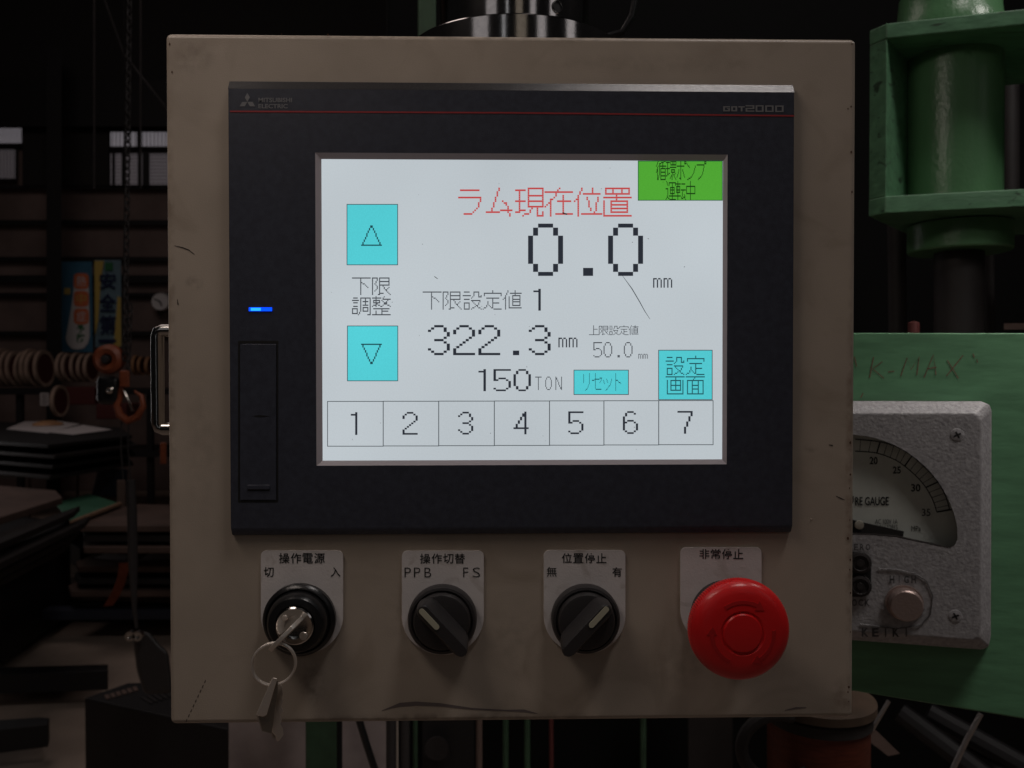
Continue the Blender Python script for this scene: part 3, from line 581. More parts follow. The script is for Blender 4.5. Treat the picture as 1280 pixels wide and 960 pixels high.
bm = new(); pts = [GP(x, y, .0006) for x, y in [(1075,780),(1120,786),(1150,782),(1163,768),(1166,745),(1158,726),(1144,717),(1120,712),(1098,711)]]; tube(bm, pts, .0004, 6); obj('raised_outline', bm, 'hammer2', t, True)
bm = new(); spaced(bm, 'HIGH', 1112, 719.5, 1145, 729, GP, .0009, .03, .35); spaced(bm, 'ZERO', 1060, 680, 1087.5, 688, GP, .0009, .02, .3); spaced(bm, 'LOCK', 1057, 749, 1087, 757.5, GP, .0009, .02, .25)
spaced(bm, 'TOKYO KEIKI', 1000, 785, 1137, 796, GP, .0009, .03, .35)
bmesh.ops.solidify(bm, geom=bm.faces[:], thickness=.0008); obj('raised_lettering', bm, 'hammer2', t)
bm = new(); pslab(bm, [(1050,690),(1076,690),(1085,694),(1089,702),(1089,735),(1085,743),(1076,746),(1050,746)], GP, .0002, .0012); obj('button_surround', bm, 'groove', t)
for y in (703, 732):
    bm = new(); lathe(bm, GP(1075, y, .0012), PN, [(0,.0085),(.003,.008),(.0035,.006),(.0025,.0055),(.0025,.003),(.0032,.0028),(.0032,0)], 28); obj('adjusting_screw', bm, 'dark', t, True)

# upper bracket and hydraulic cylinder
BP = plane((.42, .50, 0), PN)
t = thing('press_bracket', BP(1190, 270), 'green painted bracket of two thick plates round the hydraulic cylinder', 'bracket')
for name, pf, ps in (('top_plate', [(1108,29),(1330,-12),(1330,15),(1108,48)], [(1090,38),(1108,29),(1108,48),(1090,56)]),
                     ('bottom_plate', [(1108,245),(1330,228),(1330,250),(1108,266.5)], [(1090,240),(1108,245),(1108,266.5),(1090,270)])):
    # front edge polygon, left corner cut back
    a = [BP(x, y) for x, y in pf]; 
    zt = a[0].z; zb = a[3].z
    c0 = BP(1108, 40); u = Vector((1, -S, 0)).normalized(); cut = Vector((-.010, .020, 0)).normalized()
    p0 = Vector((c0.x, c0.y, 0)); p1 = p0+u*.22; pl = p0+cut*.0225; 
    BV = Vector((.66,.75,0))*.22; ring = [p0, p1, p1+BV, pl+BV, pl]
    bm = new(); hexa(bm, [Vector((p.x, p.y, zt)) for p in ring], [Vector((p.x, p.y, zb)) for p in ring]); obj(name, bm, 'green', t, bevel=.0015)
zA = BP(1108, 48).z; zB = BP(1108, 245).z
bm = new(); i0 = -cut.cross(Vector((0,0,1)))*.0006; i0 = i0 if i0.y > 0 else -i0
ring = [p0+i0, pl+i0, pl+BV*.8+i0, p0+BV*.8+i0]
hexa(bm, [Vector((p.x, p.y, zA-.0002)) for p in ring], [Vector((p.x, p.y, zB+.0002)) for p in ring]); obj('side_plate', bm, 'green', t, bevel=.001)
cc = BP(1190, 150, -.095)
t2 = thing('hydraulic_cylinder', (cc.x, cc.y, zB), 'upright green hydraulic cylinder between the bracket plates', 'cylinder')
dc = (cc.y+DIST)/FPX; rc = 57*dc
bm = new(); lathe(bm, (cc.x, cc.y, zB+.0005), (0,0,1), [(0,0),(0,rc),(zA-zB-.001,rc),(zA-zB-.001,0)], 64); obj('barrel', bm, 'cylgreen', t2, True)
zl = F(1200, 266, .5).z-.004; zl2 = F(1200, 306, .5).z
bm = new(); lathe(bm, (cc.x+.01, cc.y, zl2), (0,0,1), [(0,0),(0,rc*1.02),(.002,rc*1.05),(zl-zl2,rc*1.05),(zl-zl2,0)], 64); obj('lower_gland', bm, 'cylgreen', t2, True)
bm = new(); lathe(bm, (cc.x+.01, cc.y, zl2-.4), (0,0,1), [(0,0),(0,rc*.5),(.399,rc*.5)], 48); obj('piston_rod', bm, 'dark', t2, True)
zt = BP(1108, 29).z+.0005
bm = new(); lathe(bm, (cc.x-.005, cc.y, zt), (0,0,1), [(0,0),(0,rc*1.15),(.02,rc*1.15),(.028,rc*1.05),(.06,rc*1.0)], 64); obj('upper_flange', bm, 'cylgreen', t2, True)
# gloom behind: pipes right
pipe([(1120,250),(1122,420)], .7, 11, 'dark', 'dark pipe under the bracket next to the box', 'pipe', 'pipe')
pipe([(1236,310),(1238,420)], .7, 6, 'dark', 'thin dark pipe under the right half of the cylinder', 'pipe', 'pipe')
pipe([(1110,120),(1110,245)], .95, 6, 'dark', 'brown pipe behind the bracket left of the cylinder', 'pipe', 'pipe')
pipe([(1262,90),(1262,245)], .9, 11, 'dark', 'brown pipe behind the bracket at the right edge', 'pipe', 'pipe')
bm = new(); slab(bm, 1255, 404, 1300, 412, face(.55), 0, .02); tag(obj('steel_bar', bm, 'brown'), 'small brown bar just above the green panel at the right edge', 'bar')
bm = new(); lathe(bm, F(1142, 408, .45), (0,0,1), [(-.02,0),(-.02,.006),(.004,.006),(.006,0)], 12); tag(obj('red_valve_cap', bm, 'ddkred', smooth=True), 'small dark red cap standing behind the green panel', 'cap')
# green post and black machine at top
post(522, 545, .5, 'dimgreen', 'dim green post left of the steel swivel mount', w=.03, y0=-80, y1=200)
pipe([(760,45),(778,40),(790,20),(797,-20)], .35, 4, 'black', 'black cable rising right of the steel swivel mount', 'cable', 'cable')
pipe([(562,-20),(562,28)], .2, 7, 'ddkred', 'dim red pipe behind the left side of the swivel mount', 'pipe', 'pipe')

# ================================================================== control box
X0, X1, Z0, Z1 = -.1698, .1916, -.1845, .1758
cb = thing('control_box', ((X0+X1)/2, .05, Z0), 'beige control box with touch screen, switches and red stop button', 'control box')
bm = new(); box(bm, (X0, 0, Z0), (X1, .13, Z1)); obj('housing', bm, 'beige', cb, bevel=.0030, seg=5)
SF = face(0)
_sp = []
for px, py, rx, ry, k, c_ in ((392,852,22,38,.55,(.14,.11,.09)), (243,354,14,12,.6,(.16,.12,.10)), (505,766,34,60,.22,(.20,.16,.13)), (640,800,60,70,.20,(.20,.16,.13)), (850,830,60,60,.22,(.18,.14,.11)),
        (1062,600,8,330,.55,(.20,.13,.09)), (1055,872,22,34,.45,(.14,.09,.06)), (240,70,40,30,.35,(.18,.14,.11)), (640,46,430,7,.5,(.17,.13,.10)), (214,400,8,420,.35,(.20,.14,.10)), (560,898,320,9,.5,(.16,.12,.09)),
        (1014,560,12,8,.6,(.18,.13,.10)), (300,560,14,40,.25,(.2,.16,.13)), (395,780,60,60,.20,(.2,.16,.13)), (252,560,30,140,.18,(.2,.16,.13)), (820,80,190,16,.2,(.2,.16,.13))):
    p_ = F(px, py); _sp.append((p_.x, p_.z, rx*.00042, ry*.00042, k, c_))
stains(M['beige'], _sp, cb.location.x, cb.location.z)
# bezel
FZ = .0045
bz = dict(x0=-.1361, x1=.1569, z0=-.0801, z1=.1456)
bm = new(); d = .0046
ho = [F(393.8,191,-FZ), F(909.3,193,-FZ), F(908.5,579.5,-FZ), F(395.8,583,-FZ)]
hx0, hx1, hz0, hz1 = (ho[0].x+ho[3].x)/2, (ho[1].x+ho[2].x)/2, (ho[2].z+ho[3].z)/2, (ho[0].z+ho[1].z)/2
V = lambda *a: bm.verts.new(a)
b0 = [V(bz['x0'],0,bz['z0']-d), V(bz['x1'],0,bz['z0']-d), V(bz['x1'],0,bz['z1']+d), V(bz['x0'],0,bz['z1']+d)]
b1 = [V(bz['x0'],-FZ*.45,bz['z0']-d), V(bz['x1'],-FZ*.45,bz['z0']-d), V(bz['x1'],-FZ*.45,bz['z1']+d), V(bz['x0'],-FZ*.45,bz['z1']+d)]
b2 = [V(bz['x0'],-FZ,bz['z0']), V(bz['x1'],-FZ,bz['z0']), V(bz['x1'],-FZ,bz['z1']), V(bz['x0'],-FZ,bz['z1'])]
b3 = [V(hx0,-FZ,hz0), V(hx1,-FZ,hz0), V(hx1,-FZ,hz1), V(hx0,-FZ,hz1)]
for A, B in ((b0,b1),(b1,b2),(b2,b3)):
    for i in range(4):
        if A is b1 and i == 2: continue
        bm.faces.new((A[i], A[(i+1) % 4], B[(i+1) % 4], B[i]))
tp = obj('touch_panel', bm, 'bezel', cb, bevel=.0006)
TP = face(-FZ)
bm = new(); x0_, x1_, z0_, d_ = bz['x0'], bz['x1'], bz['z1'], d
hexa(bm, [(x0_,-FZ*.45,z0_+d_),(x0_,-FZ+.00005,z0_+.0001),(x0_,-FZ*.3,z0_+.0001)], [(x1_,-FZ*.45,z0_+d_),(x1_,-FZ+.00005,z0_+.0001),(x1_,-FZ*.3,z0_+.0001)])
obj('upper_edge', bm, 'bezeltop', tp)
SD = .0034
si = [F(401.5,199,-SD), F(903.5,201,-SD), F(903,573.5,-SD), F(403.5,576.5,-SD)]
sx0, sx1, sz0, sz1 = (si[0].x+si[3].x)/2, (si[1].x+si[2].x)/2, (si[2].z+si[3].z)/2, (si[0].z+si[1].z)/2
bm = new(); V = lambda *a: bm.verts.new(a)
q0 = [V(hx0,-FZ,hz0), V(hx1,-FZ,hz0), V(hx1,-FZ,hz1), V(hx0,-FZ,hz1)]; q1 = [V(sx0,-SD,sz0), V(sx1,-SD,sz0), V(sx1,-SD,sz1), V(sx0,-SD,sz1)]
for i in range(4): bm.faces.new((q0[i], q0[(i+1) % 4], q1[(i+1) % 4], q1[i]))
obj('screen_margin', bm, 'frame', tp)
bm = new(); poly(bm, [(sx0,-SD+.0001,sz0),(sx1,-SD+.0001,sz0),(sx1,-SD+.0001,sz1),(sx0,-SD+.0001,sz1)]); obj('lit_screen', bm, 'screen', tp)
SC = face(-SD)
# --- dot matrix characters
K = {
'下':'0,1 15,1;7,1 7,15;8,5 10,6 13,9','限':'0,1 0,15;0,1 4,1 4,3 2,6 4,8 4,10 2,12;6,1 14,1 14,7 6,7;6,4 14,4;6,1 6,15;5,15 9,14;9,8 10,10 15,15;14,9 12,11',
'設':'1,1 5,1;0,4 6,4;1,7 5,7;1,10 5,10 5,15 1,15 1,10;9,1 9,4 7,6;9,1 13,1 13,5 15,5 15,4;7,8 14,8 13,11 7,15;8,9 11,12 15,15',
'定':'8,0 8,2;1,4 1,2 15,2 15,4;3,6 13,6;8,6 8,14;8,10 13,10;4,9 4,11 2,14 0,15;4,11 7,14 9,15 15,15','値':'4,0 3,3 0,7;2,5 2,15;10,0 10,3;6,2 15,2;5,5 5,14 15,14;8,4 14,4 14,12 8,12 8,4;8,7 14,7;8,9 14,9',
'調':'1,1 4,1;0,3 5,3;1,5 4,5;1,8 4,8;0,10 4,10 4,14 0,14 0,10;7,1 7,12 5,15;7,1 15,1 15,15 13,15;9,4 13,4;11,2 11,7;9,7 13,7;9,9 13,9 13,12 9,12 9,9',
'整':'0,1 7,1;3,0 3,8;1,3 6,3 6,5 1,5 1,3;3,6 0,8;4,6 7,8;10,0 8,3;9,2 15,2;13,2 12,5 8,8;9,4 12,6 15,8;1,10 14,10;8,10 8,15;8,12 13,12;3,12 3,15;0,15 15,15',
'上':'7,0 7,15;7,6 13,6;0,15 15,15','画':'0,0 15,0;4,3 12,3 12,11 4,11 4,3;4,7 12,7;8,0 8,11;1,3 1,14 14,14 14,3','面':'0,0 15,0;7,0 6,3;1,3 14,3 14,14 1,14 1,3;5,3 5,14;10,3 10,14;5,7 10,7;5,10 10,10',
'循':'3,0 0,4;3,4 0,9;2,7 2,15;14,0 5,2 5,10 3,15;5,4 15,4;10,1 10,6;7,6 14,6 14,15 7,15 7,6;7,9 14,9;7,12 14,12',
'環':'0,1 5,1;2,1 2,11;0,6 5,6;0,12 5,10;7,0 15,0 15,3 7,3 7,0;10,0 10,3;12,0 12,3;6,5 15,5;8,7 13,7 13,9 8,9 8,7;11,9 6,14;9,11 9,15;10,10 15,15;14,10 12,12',
'ポ':'1,4 12,4;7,0 7,15 5,14;4,7 3,10 1,13;10,7 11,10 13,13;13,0 15,0 15,2 13,2 13,0','ン':'1,2 5,5;14,4 12,9 8,13 2,15','プ':'1,3 12,3 11,8 8,12 3,15;13,0 15,0 15,2 13,2 13,0',
'運':'1,0 3,3;0,6 3,6 3,11 0,15;2,12 6,15 15,15;5,3 5,1 15,1 15,3;7,5 13,5 13,10 7,10 7,5;7,7 13,7;10,2 10,14;5,12 15,12','転':'0,2 7,2;3,0 3,15;1,4 6,4 6,9 1,9 1,4;1,7 6,7;0,12 7,12;9,2 14,2;8,7 15,7;11,7 9,14 14,13;13,11 15,15',
'中':'1,4 14,4 14,10 1,10 1,4;7,0 7,15','ラ':'2,1 12,1;1,5 13,5 13,7 11,11 8,14 4,14','ム':'7,0 5,6 3,12;0,13 7,13;8,12 14,12;9,7 11,8 13,15',
'現':'0,1 5,1;2,1 2,13;0,7 5,7;0,13 5,12;7,0 15,0 15,10 7,10 7,0;7,4 15,4;7,7 15,7;9,10 8,13 4,15;12,10 12,15 15,15 15,13','在':'0,2 15,2;8,0 5,5 0,10;3,6 3,15;7,7 14,7;10,4 10,14;6,14 15,14',
'位':'4,0 2,5 0,7;2,5 2,15;10,0 10,3;5,3 14,3;7,5 8,8 9,12;13,5 12,10 11,14;4,14 15,14','置':'1,0 14,0 14,3 1,3 1,0;5,0 5,3;10,0 10,3;0,5 15,5;7,3 7,7;4,7 13,7 13,13 4,13 4,7;4,9 13,9;4,11 13,11;0,7 0,15 15,15',
'リ':'3,1 3,8;12,0 12,8 10,12 6,15','セ':'0,6 15,4 12,8;5,0 5,13 7,14 14,14','ッ':'1,6 3,9;6,5 8,8;14,5 12,10 5,15','ト':'4,0 4,15;4,5 12,9','△':'7,0 1,14;8,0 14,14;0,15 15,15','▽':'0,0 15,0;1,1 7,15;14,1 8,15',
}
D = {
'0':"..###..|.#...#.|.#...#.|#.....#|#.....#|#.....#|#.....#|#.....#|#.....#|#.....#|.#...#.|.#...#.|..###..",
'1':"....#..|..###..|....#..|....#..|....#..|....#..|....#..|....#..|....#..|....#..|....#..|....#..|....#..",
'2':"..###..|.#...#.|#.....#|#.....#|......#|.....#.|....#..|...#...|..#....|.#.....|#......|#......|#######",
'3':"..###..|.#...#.|#....#.|......#|......#|.....#.|..###..|.....#.|......#|......#|#.....#|.#...#.|..###..",
'4':".....#.|....##.|....##.|...#.#.|...#.#.|..#..#.|..#..#.|.#...#.|.#...#.|#######|.....#.|.....#.|.....#.",
'5':"#######|#......|#......|#......|#......|#.###..|##...#.|......#|......#|......#|......#|#....#.|.####..",
'6':"..###..|.#...#.|.#.....|#......|#......|#.###..|##...#.|#.....#|#.....#|#.....#|#.....#|.#...#.|..###..",
'7':"#######|......#|......#|.....#.|.....#.|.....#.|....#..|....#..|....#..|...#...|...#...|...#...|...#...",
'.':".......|.......|.......|.......|.......|.......|.......|.......|.......|.......|.......|...##..|...##..",
'm':"###.##.|#..#..#|#..#..#|#..#..#|#..#..#|#..#..#|#..#..#",
'T':"#######|...#...|...#...|...#...|...#...|...#...|...#...|...#...|...#...|...#...|...#...|...#...|...#...",
'O':"..###..|.#...#.|.#...#.|#.....#|#.....#|#.....#|#.....#|#.....#|#.....#|#.....#|.#...#.|.#...#.|..###..",
'N':"#.....#|##....#|##....#|#.#...#|#.#...#|#..#..#|#..#..#|#..#..#|#...#.#|#...#.#|#....##|#....##|#.....#",
}
def cells(ch):
    s = set()
    if ch in K:
        for st in K[ch].split(';'):
            P = [tuple(map(int, q.split(','))) for q in st.split()]
            for (x0, y0), (x1, y1) in zip(P, P[1:]):
                n = max(abs(x1-x0), abs(y1-y0), 1)
                for i in range(n+1): s.add((round(x0+(x1-x0)*i/n), round(y0+(y1-y0)*i/n)))
    else:
        for y, row in enumerate(D[ch].split('|')):
            for x, c in enumerate(row):
                if c == '#': s.add((x, y))
    return s
def dots(bm, ch, x0, y0, dx, dy, off=.00012, thin=1.0, clip=None):
    s = cells(ch)
    for y in range(16):
        x = 0
        while x < 17:
            if (x, y) in s:
                e = x
                while (e+1, y) in s: e += 1
                ya, yb = y0+y*dy, y0+(y+thin)*dy
                if clip: ya = max(ya, clip[0]); yb = min(yb, clip[1])
                if yb > ya: rect(bm, x0+x*dx, ya, x0+(e+1)*dx - (1-thin)*dx, yb, SC, off)
                x = e+1
            else: x += 1
def dotline(bm, body, x0, y0, dx, dy, adv, thin=1.0, off=.00012, clip=None):
    for i, ch in enumerate(body): dots(bm, ch, x0+i*adv, y0, dx, dy, off, thin, clip)
def scr(name, bm, m, label=None): return obj(name, bm, m, tp, label=label)
def outline(bm, x0, y0, x1, y1, w=1.0, off=.0001):
    for q in ((x0,y0,x1,y0+w),(x0,y1-w,x1,y1),(x0,y0+w,x0+w,y1-w),(x1-w,y0+w,x1,y1-w)): rect(bm, *q, SC, off)
bm = new(); dotline(bm, 'ラム現在位置', 570.5, 234.5, 2.24, 2.28, 36.7, .92); scr('red_heading', bm, 'redink')
bm = new(); dotline(bm, '0.0', 660.1, 279.5, 6.25, 5.03, 50.0); scr('position_readout', bm, 'ink')
bm = new(); dotline(bm, 'mm', 816.4, 347.6, 1.55, 1.72, 13, 1.0); scr('unit_lettering', bm, 'ink')
bm = new(); dotline(bm, '下限設定値', 528.3, 362.9, 1.50, 1.52, 25.0, .85); dots(bm, '1', 660.5, 361, 3.1, 2.1); scr('lower_limit_heading', bm, 'ink')
bm = new(); dotline(bm, '322.3', 534.9, 406.3, 3.92, 2.9, 31.5); scr('lower_limit_readout', bm, 'ink')
bm = new(); dotline(bm, 'mm', 698, 422.0, 1.55, 1.75, 13, 1.0); scr('unit_lettering', bm, 'ink')
bm = new(); dotline(bm, '150', 591.8, 461.4, 3.12, 2.12, 25.0); scr('pressing_force_readout', bm, 'ink')
bm = new(); dotline(bm, 'TON', 668.9, 470.8, 1.19, 1.30, 12.7, .85); scr('unit_lettering', bm, 'ink')
bm = new(); dotline(bm, '上限設定値', 736.2, 406.6, .77, .76, 12.4, 1.0); scr('upper_limit_heading', bm, 'ink')
bm = new(); dotline(bm, '50.0', 741.7, 427.7, 1.59, 1.48, 12.7, .85); scr('upper_limit_readout', bm, 'ink')
bm = new(); dotline(bm, 'mm', 798, 442.4, .78, .86, 6.4, .95); scr('unit_lettering', bm, 'ink')
bm = new(); dotline(bm, '下限', 440, 345.4, 1.47, 1.47, 25.0, .9); dotline(bm, '調整', 440, 370.4, 1.47, 1.49, 25.0, .9); scr('adjust_lettering', bm, 'ink')
def button(x0, y0, x1, y1, m, txtm, draw, line='line', name='button', label=None):
    bm = new(); rect(bm, x0, y0, x1, y1, SC, .00004); b = scr(name, bm, m, label)
    bm = new(); outline(bm, x0, y0, x1, y1, .9, .0001)
    scr('button_outline', bm, line)
    bm = new(); draw(bm); scr('button_lettering', bm, txtm)
button(433.3, 255, 497.5, 331.5, 'cyan', 'cyanink', lambda b: dots(b, '△', 451.3, 281.7, 1.63, 1.6), name='arrow_button')
button(433.8, 407, 497.7, 476.5, 'cyan', 'cyanink', lambda b: dots(b, '▽', 451.3, 429.6, 1.63, 1.6), name='arrow_button')
button(717, 462.2, 786, 493.6, 'cyan', 'cyanink', lambda b: dotline(b, 'リセット', 726.8, 466.4, .80, 1.4, 13.1, .85), name='reset_button')
button(822.8, 437.3, 890.7, 500, 'cyan', 'cyanink', lambda b: (dotline(b, '設定', 832, 444.6, 1.47, 1.52, 25.2, .9), dotline(b, '画面', 832, 470.4, 1.50, 1.52, 25.2, .9)), name='settings_button')
button(797.3, 200.9, 903.4, 250.8, 'lime', 'greenink', lambda b: (dotline(b, '循環ポンプ', 820, 200.8, .80, 1.52, 12.5, 1.05, clip=(201.2, 260)), dotline(b, '運転中', 832, 226.2, .80, 1.5, 12.5, 1.05)), 'greenline', name='pump_indicator')
xs = [409, 478.6, 548, 617.5, 686.5, 754.5, 823.0, 891]
for i in range(7):
    ya = 501.3-(xs[i]-409)*.0024; yb = 558.2-(xs[i]-409)*.0045
    def dd(b, i=i): dots(b, str(i+1), (xs[i]+xs[i+1])/2-10.2+(0 if i else -.5), 515.2-i*.25, 2.72, 2.19)
    button(xs[i], ya, xs[i+1]+.8, yb, 'screen', 'ink', dd, name='number_button')
bm = new(); stroke(bm, [(778,344.5),(790,361),(800,378),(806,389),(812.5,399)], [.4,1.1,1.0,.8,.4], SC, .0003); scr('hair_scratch', bm, 'line')
bm = new()
for i in range(26):
    x, y = random.uniform(405, 900), random.uniform(203, 572); a = random.uniform(0, 3.1); l = random.uniform(.3, .9)
    stroke(bm, [(x-math.cos(a)*l, y-math.sin(a)*l), (x+math.cos(a)*l, y+math.sin(a)*l)], random.uniform(.35,.7), SC, .0003)
stroke(bm, [(543,345.5),(547,348.5)], .8, SC, .0003); stroke(bm, [(703,266),(709,268)], 1.6, SC, .0003)
o = scr('dust_specks', bm, 'smear'); o['kind'] = 'stuff'
# bezel print and fittings
bm = new(); stroke(bm, [(287.5,139.2),(640,141),(993,144.8)], 1.9, TP, .00015); obj('red_stripe', bm, 'red_line', tp)
bm = new()
def rh(cx, cy, ang, l, w):
    c, s = math.cos(math.radians(ang)), math.sin(math.radians(ang)); P = [(0,0),(l*.5,w*.5),(l,0),(l*.5,-w*.5)]
    poly(bm, [TP(cx+p[0]*c-p[1]*s, cy+p[0]*s+p[1]*c, .0002) for p in P])
for a in (-90, 150, 30): rh(309.2, 127.3, a, 11.2, 6.4)
write(bm, 'MITSUBISHI', 323, 122.2, 365, 127.8, TP, .0002, .02); write(bm, 'ELECTRIC', 323, 130, 359.5, 135.4, TP, .0002, .02); obj('maker_logo', bm, 'print_grey', tp)
bm = new()
def blk(x0, x1, y0, y1, kind):
    w, h = 2.2, 1.5; m_ = (y0+y1)/2
    R_ = lambda *q: rect(bm, *q, TP, .0002)
    if kind in '0O': R_(x0,y0,x1,y0+h); R_(x0,y1-h,x1,y1); R_(x0,y0+h,x0+w,y1-h); R_(x1-w,y0+h,x1,y1-h)
    if kind == '2': R_(x0,y0,x1,y0+h); R_(x0,y1-h,x1,y1); R_(x0,m_-h/2,x1,m_+h/2); R_(x1-w,y0+h,x1,m_-h/2); R_(x0,m_+h/2,x0+w,y1-h)
    if kind == 'G': R_(x0,y0,x1,y0+h); R_(x0,y1-h,x1,y1); R_(x0,y0+h,x0+w,y1-h); R_(x1-w,m_,x1,y1-h); R_(x1-w*1.8,m_-h*.5,x1,m_)
    if kind == 'T': R_(x0,y0,x1,y0+h); c_ = (x0+x1)/2; R_(c_-w/2,y0+h,c_+w/2,y1)
for x0, x1, y0, y1, k_ in ((904,912.5,132.8,139.2,'G'),(914,921.5,132.8,139.2,'O'),(923,931,132.8,139.2,'T'),(932,943,131.5,139.6,'2'),(944.5,954.5,131.6,139.8,'0'),(956.5,967,131.8,139.9,'0'),(969,979.5,131.9,140,'0')):
    blk(x0, x1, y0, y1, k_)
obj('model_lettering', bm, 'print_grey', tp)
bm = new(); slab(bm, 311, 384.3, 340, 388.9, TP, .00005, .0004); lm = obj('status_lamp', bm, 'led', tp)
bm = new(); slab(bm, 313.5, 384.8, 326, 388.4, TP, .00045, .0006); obj('lamp_core', bm, 'led2', tp)
bm = new()
for q in ((297.5,426,348,429.5),(297.5,625.5,347.5,628),(297.5,429.5,299.7,625.5),(345.6,429.5,347.8,625.5)): rect(bm, *q, TP, .0001)
obj('cover_groove', bm, 'groove', tp)
bm = new(); slab(bm, 300.2, 430, 345.2, 625, TP, .00002, .0005); obj('card_slot_cover', bm, 'bezel', tp, bevel=.0003)
bm = new(); slab(bm, 309, 606, 337, 612, TP, .0005, .0011); obj('finger_ridge', bm, 'bezel', tp, bevel=.0003)
bm = new(); rect(bm, 309, 612.2, 337, 613.4, TP, .0006); poly(bm, [TP(315,520,.0006), TP(325,518.6,.0006), TP(337,520,.0006), TP(325,521.6,.0006)]); obj('cover_marks', bm, 'groove', tp)

# wear marks on the housing
def wear(pts, w, m='scratch', name='scratch'):
    bm = new(); stroke(bm, pts, w, SF, .00012); return obj(name, bm, m, cb)
wear([(218,307),(228,309.5),(236,312.5),(243,318)], [.6,1.6,1.3,.7]); wear([(221.5,374),(222.6,381)], [.6,1.8])
for i in range(9): wear([(257-i*2.9,850+i*6.1),(255.7-i*2.9,853.4+i*6.1)], [.7,1.3])
wear([(477,888.5),(490,884),(500,881),(520,879.5),(550,881),(590,886),(630,888),(655,888.5),(672,892)], [.5,2.5,5,5.2,4.2,2.2,1.6,3.4,.5], 'smear', 'rub_mark')
wear([(1045,620),(1050,622.5),(1056,625)], [.6,1.5,.6]); wear([(1036,556),(1041,557)], [.8,2]); wear([(981,888),(995,885),(1008,884.5)], [.8,2.2,.8], 'smear', 'rub_mark')
for (x, y) in ((1065,55),(1064,133),(1060,136),(1064,190),(1065,240),(1063,553),(1063,593),(1062,610),(1062,650),(1060,673),(1063,700),(1062,712),(1063,741),(1063,790),(1061,859),(1060,865),(1061,877),(212,55),(215,90),(352,42.5),(410,43.5)):
    bm = new(); r_ = random.uniform(.7, 1.7)
    poly(bm, [SF(x+r_*random.uniform(.6,1.1)*math.cos(a), y+r_*random.uniform(.8,1.5)*math.sin(a), .00015) for a in [2*math.pi*k/8 for k in range(8)]]); obj('paint_chip', bm, 'rust', cb)
bm = new(); r_ = 2; lathe(bm, SF(1014, 649), (0,-1,0), [(0,.0005),(.0004,.0002),(.0005,0)], 10); obj('paint_blob', bm, 'beige', cb)

# side handle
t = thing('side_handle', F(200, 470, .05), 'x', 'x'); 
for kx in ('label', 'category'): del t[kx]
t.parent = cb; t.location = Vector(t.location)-world_loc(cb)
HY = .055; hr = 8.2*(HY+DIST)/FPX
pt = F(197, 413, HY); pb = F(197, 536, HY); xin = X0+.001
bm = new(); pts = [(xin, HY, pt.z), (pt.x+.003, HY, pt.z), (pt.x+.0008, HY, pt.z-.0008), (pt.x, HY, pt.z-.003), (pt.x, HY, pb.z+.003), (pt.x+.0008, HY, pb.z+.0008), (pt.x+.003, HY, pb.z), (xin, HY, pb.z)]
tube(bm, pts, hr, 24)
o = obj('grip', bm, 'chrome', t, True)

# nameplates and switches
def uplate(x0, x1, y0, cy, texts):
    cx = (x0+x1)/2; r = (x1-x0)/2; pts = []
    rr = 7
    for a in range(180, 271, 15): pts.append((x0+rr+rr*math.cos(math.radians(a)), y0+rr+rr*math.sin(math.radians(a))))
    for a in range(270, 361, 15): pts.append((x1-rr+rr*math.cos(math.radians(a)), y0+rr+rr*math.sin(math.radians(a))))
    for a in range(0, 181, 6): pts.append((cx+r*math.cos(math.radians(a)), cy+r*.93*math.sin(math.radians(a))))
    bm = new(); pslab(bm, pts, SF, 0, .0012); p = obj('nameplate', bm, 'plate', cb, bevel=.0002)
    bm = new()
    for s, a, b, c_, d_, gp in texts: spaced(bm, s, a, b, c_, d_, SF, .00135, .004 if s == '無' else .010, gp) if s not in ('PPB','FS') else None
    for s, a, b, c_, d_, gp in texts:
        if s == 'PPB':
            for ch, xa, xb in (('P',505.7,513.6),('P',517.4,525.4),('B',530.6,539)): write(bm, ch, xa, b, xb, d_, SF, .00135, -.012)
        if s == 'FS':
            for ch, xa, xb in (('F',579,585.2),('S',590.8,600.2)): write(bm, ch, xa, b, xb, d_, SF, .00135, -.012)
    obj('engraved_lettering', bm, 'engr', p)
uplate(326, 429, 688, 770, [('操作電源', 348.7, 691.3, 406, 704.3, .10), ('切', 329.8, 709, 342.2, 721.3, 0), ('入', 413.3, 709, 425.5, 721, 0)])
uplate(502.3, 604.8, 688.2, 771, [('操作切替', 525, 692, 581.3, 704.6, .10), ('PPB', 505.7, 709.5, 539.3, 721.6, .26), ('FS', 578.8, 709.5, 600.3, 721.6, .24)])
uplate(679.5, 781.8, 687.6, 770, [('位置停止', 702.2, 691.5, 758, 703.8, .12), ('無', 683.3, 708.6, 696, 720.8, 0), ('有', 765.3, 709, 777.3, 721, 0)])
uplate(850.3, 952, 684, 762, [('非常停止', 874.3, 686.3, 929, 698.7, .12)])
AX = (0,-1,0)
def base(c, r): return [(.0012, 0), (.0012, r*1.0), (.0035, r), (.0048, r*.97), (.0054, r*.93)]
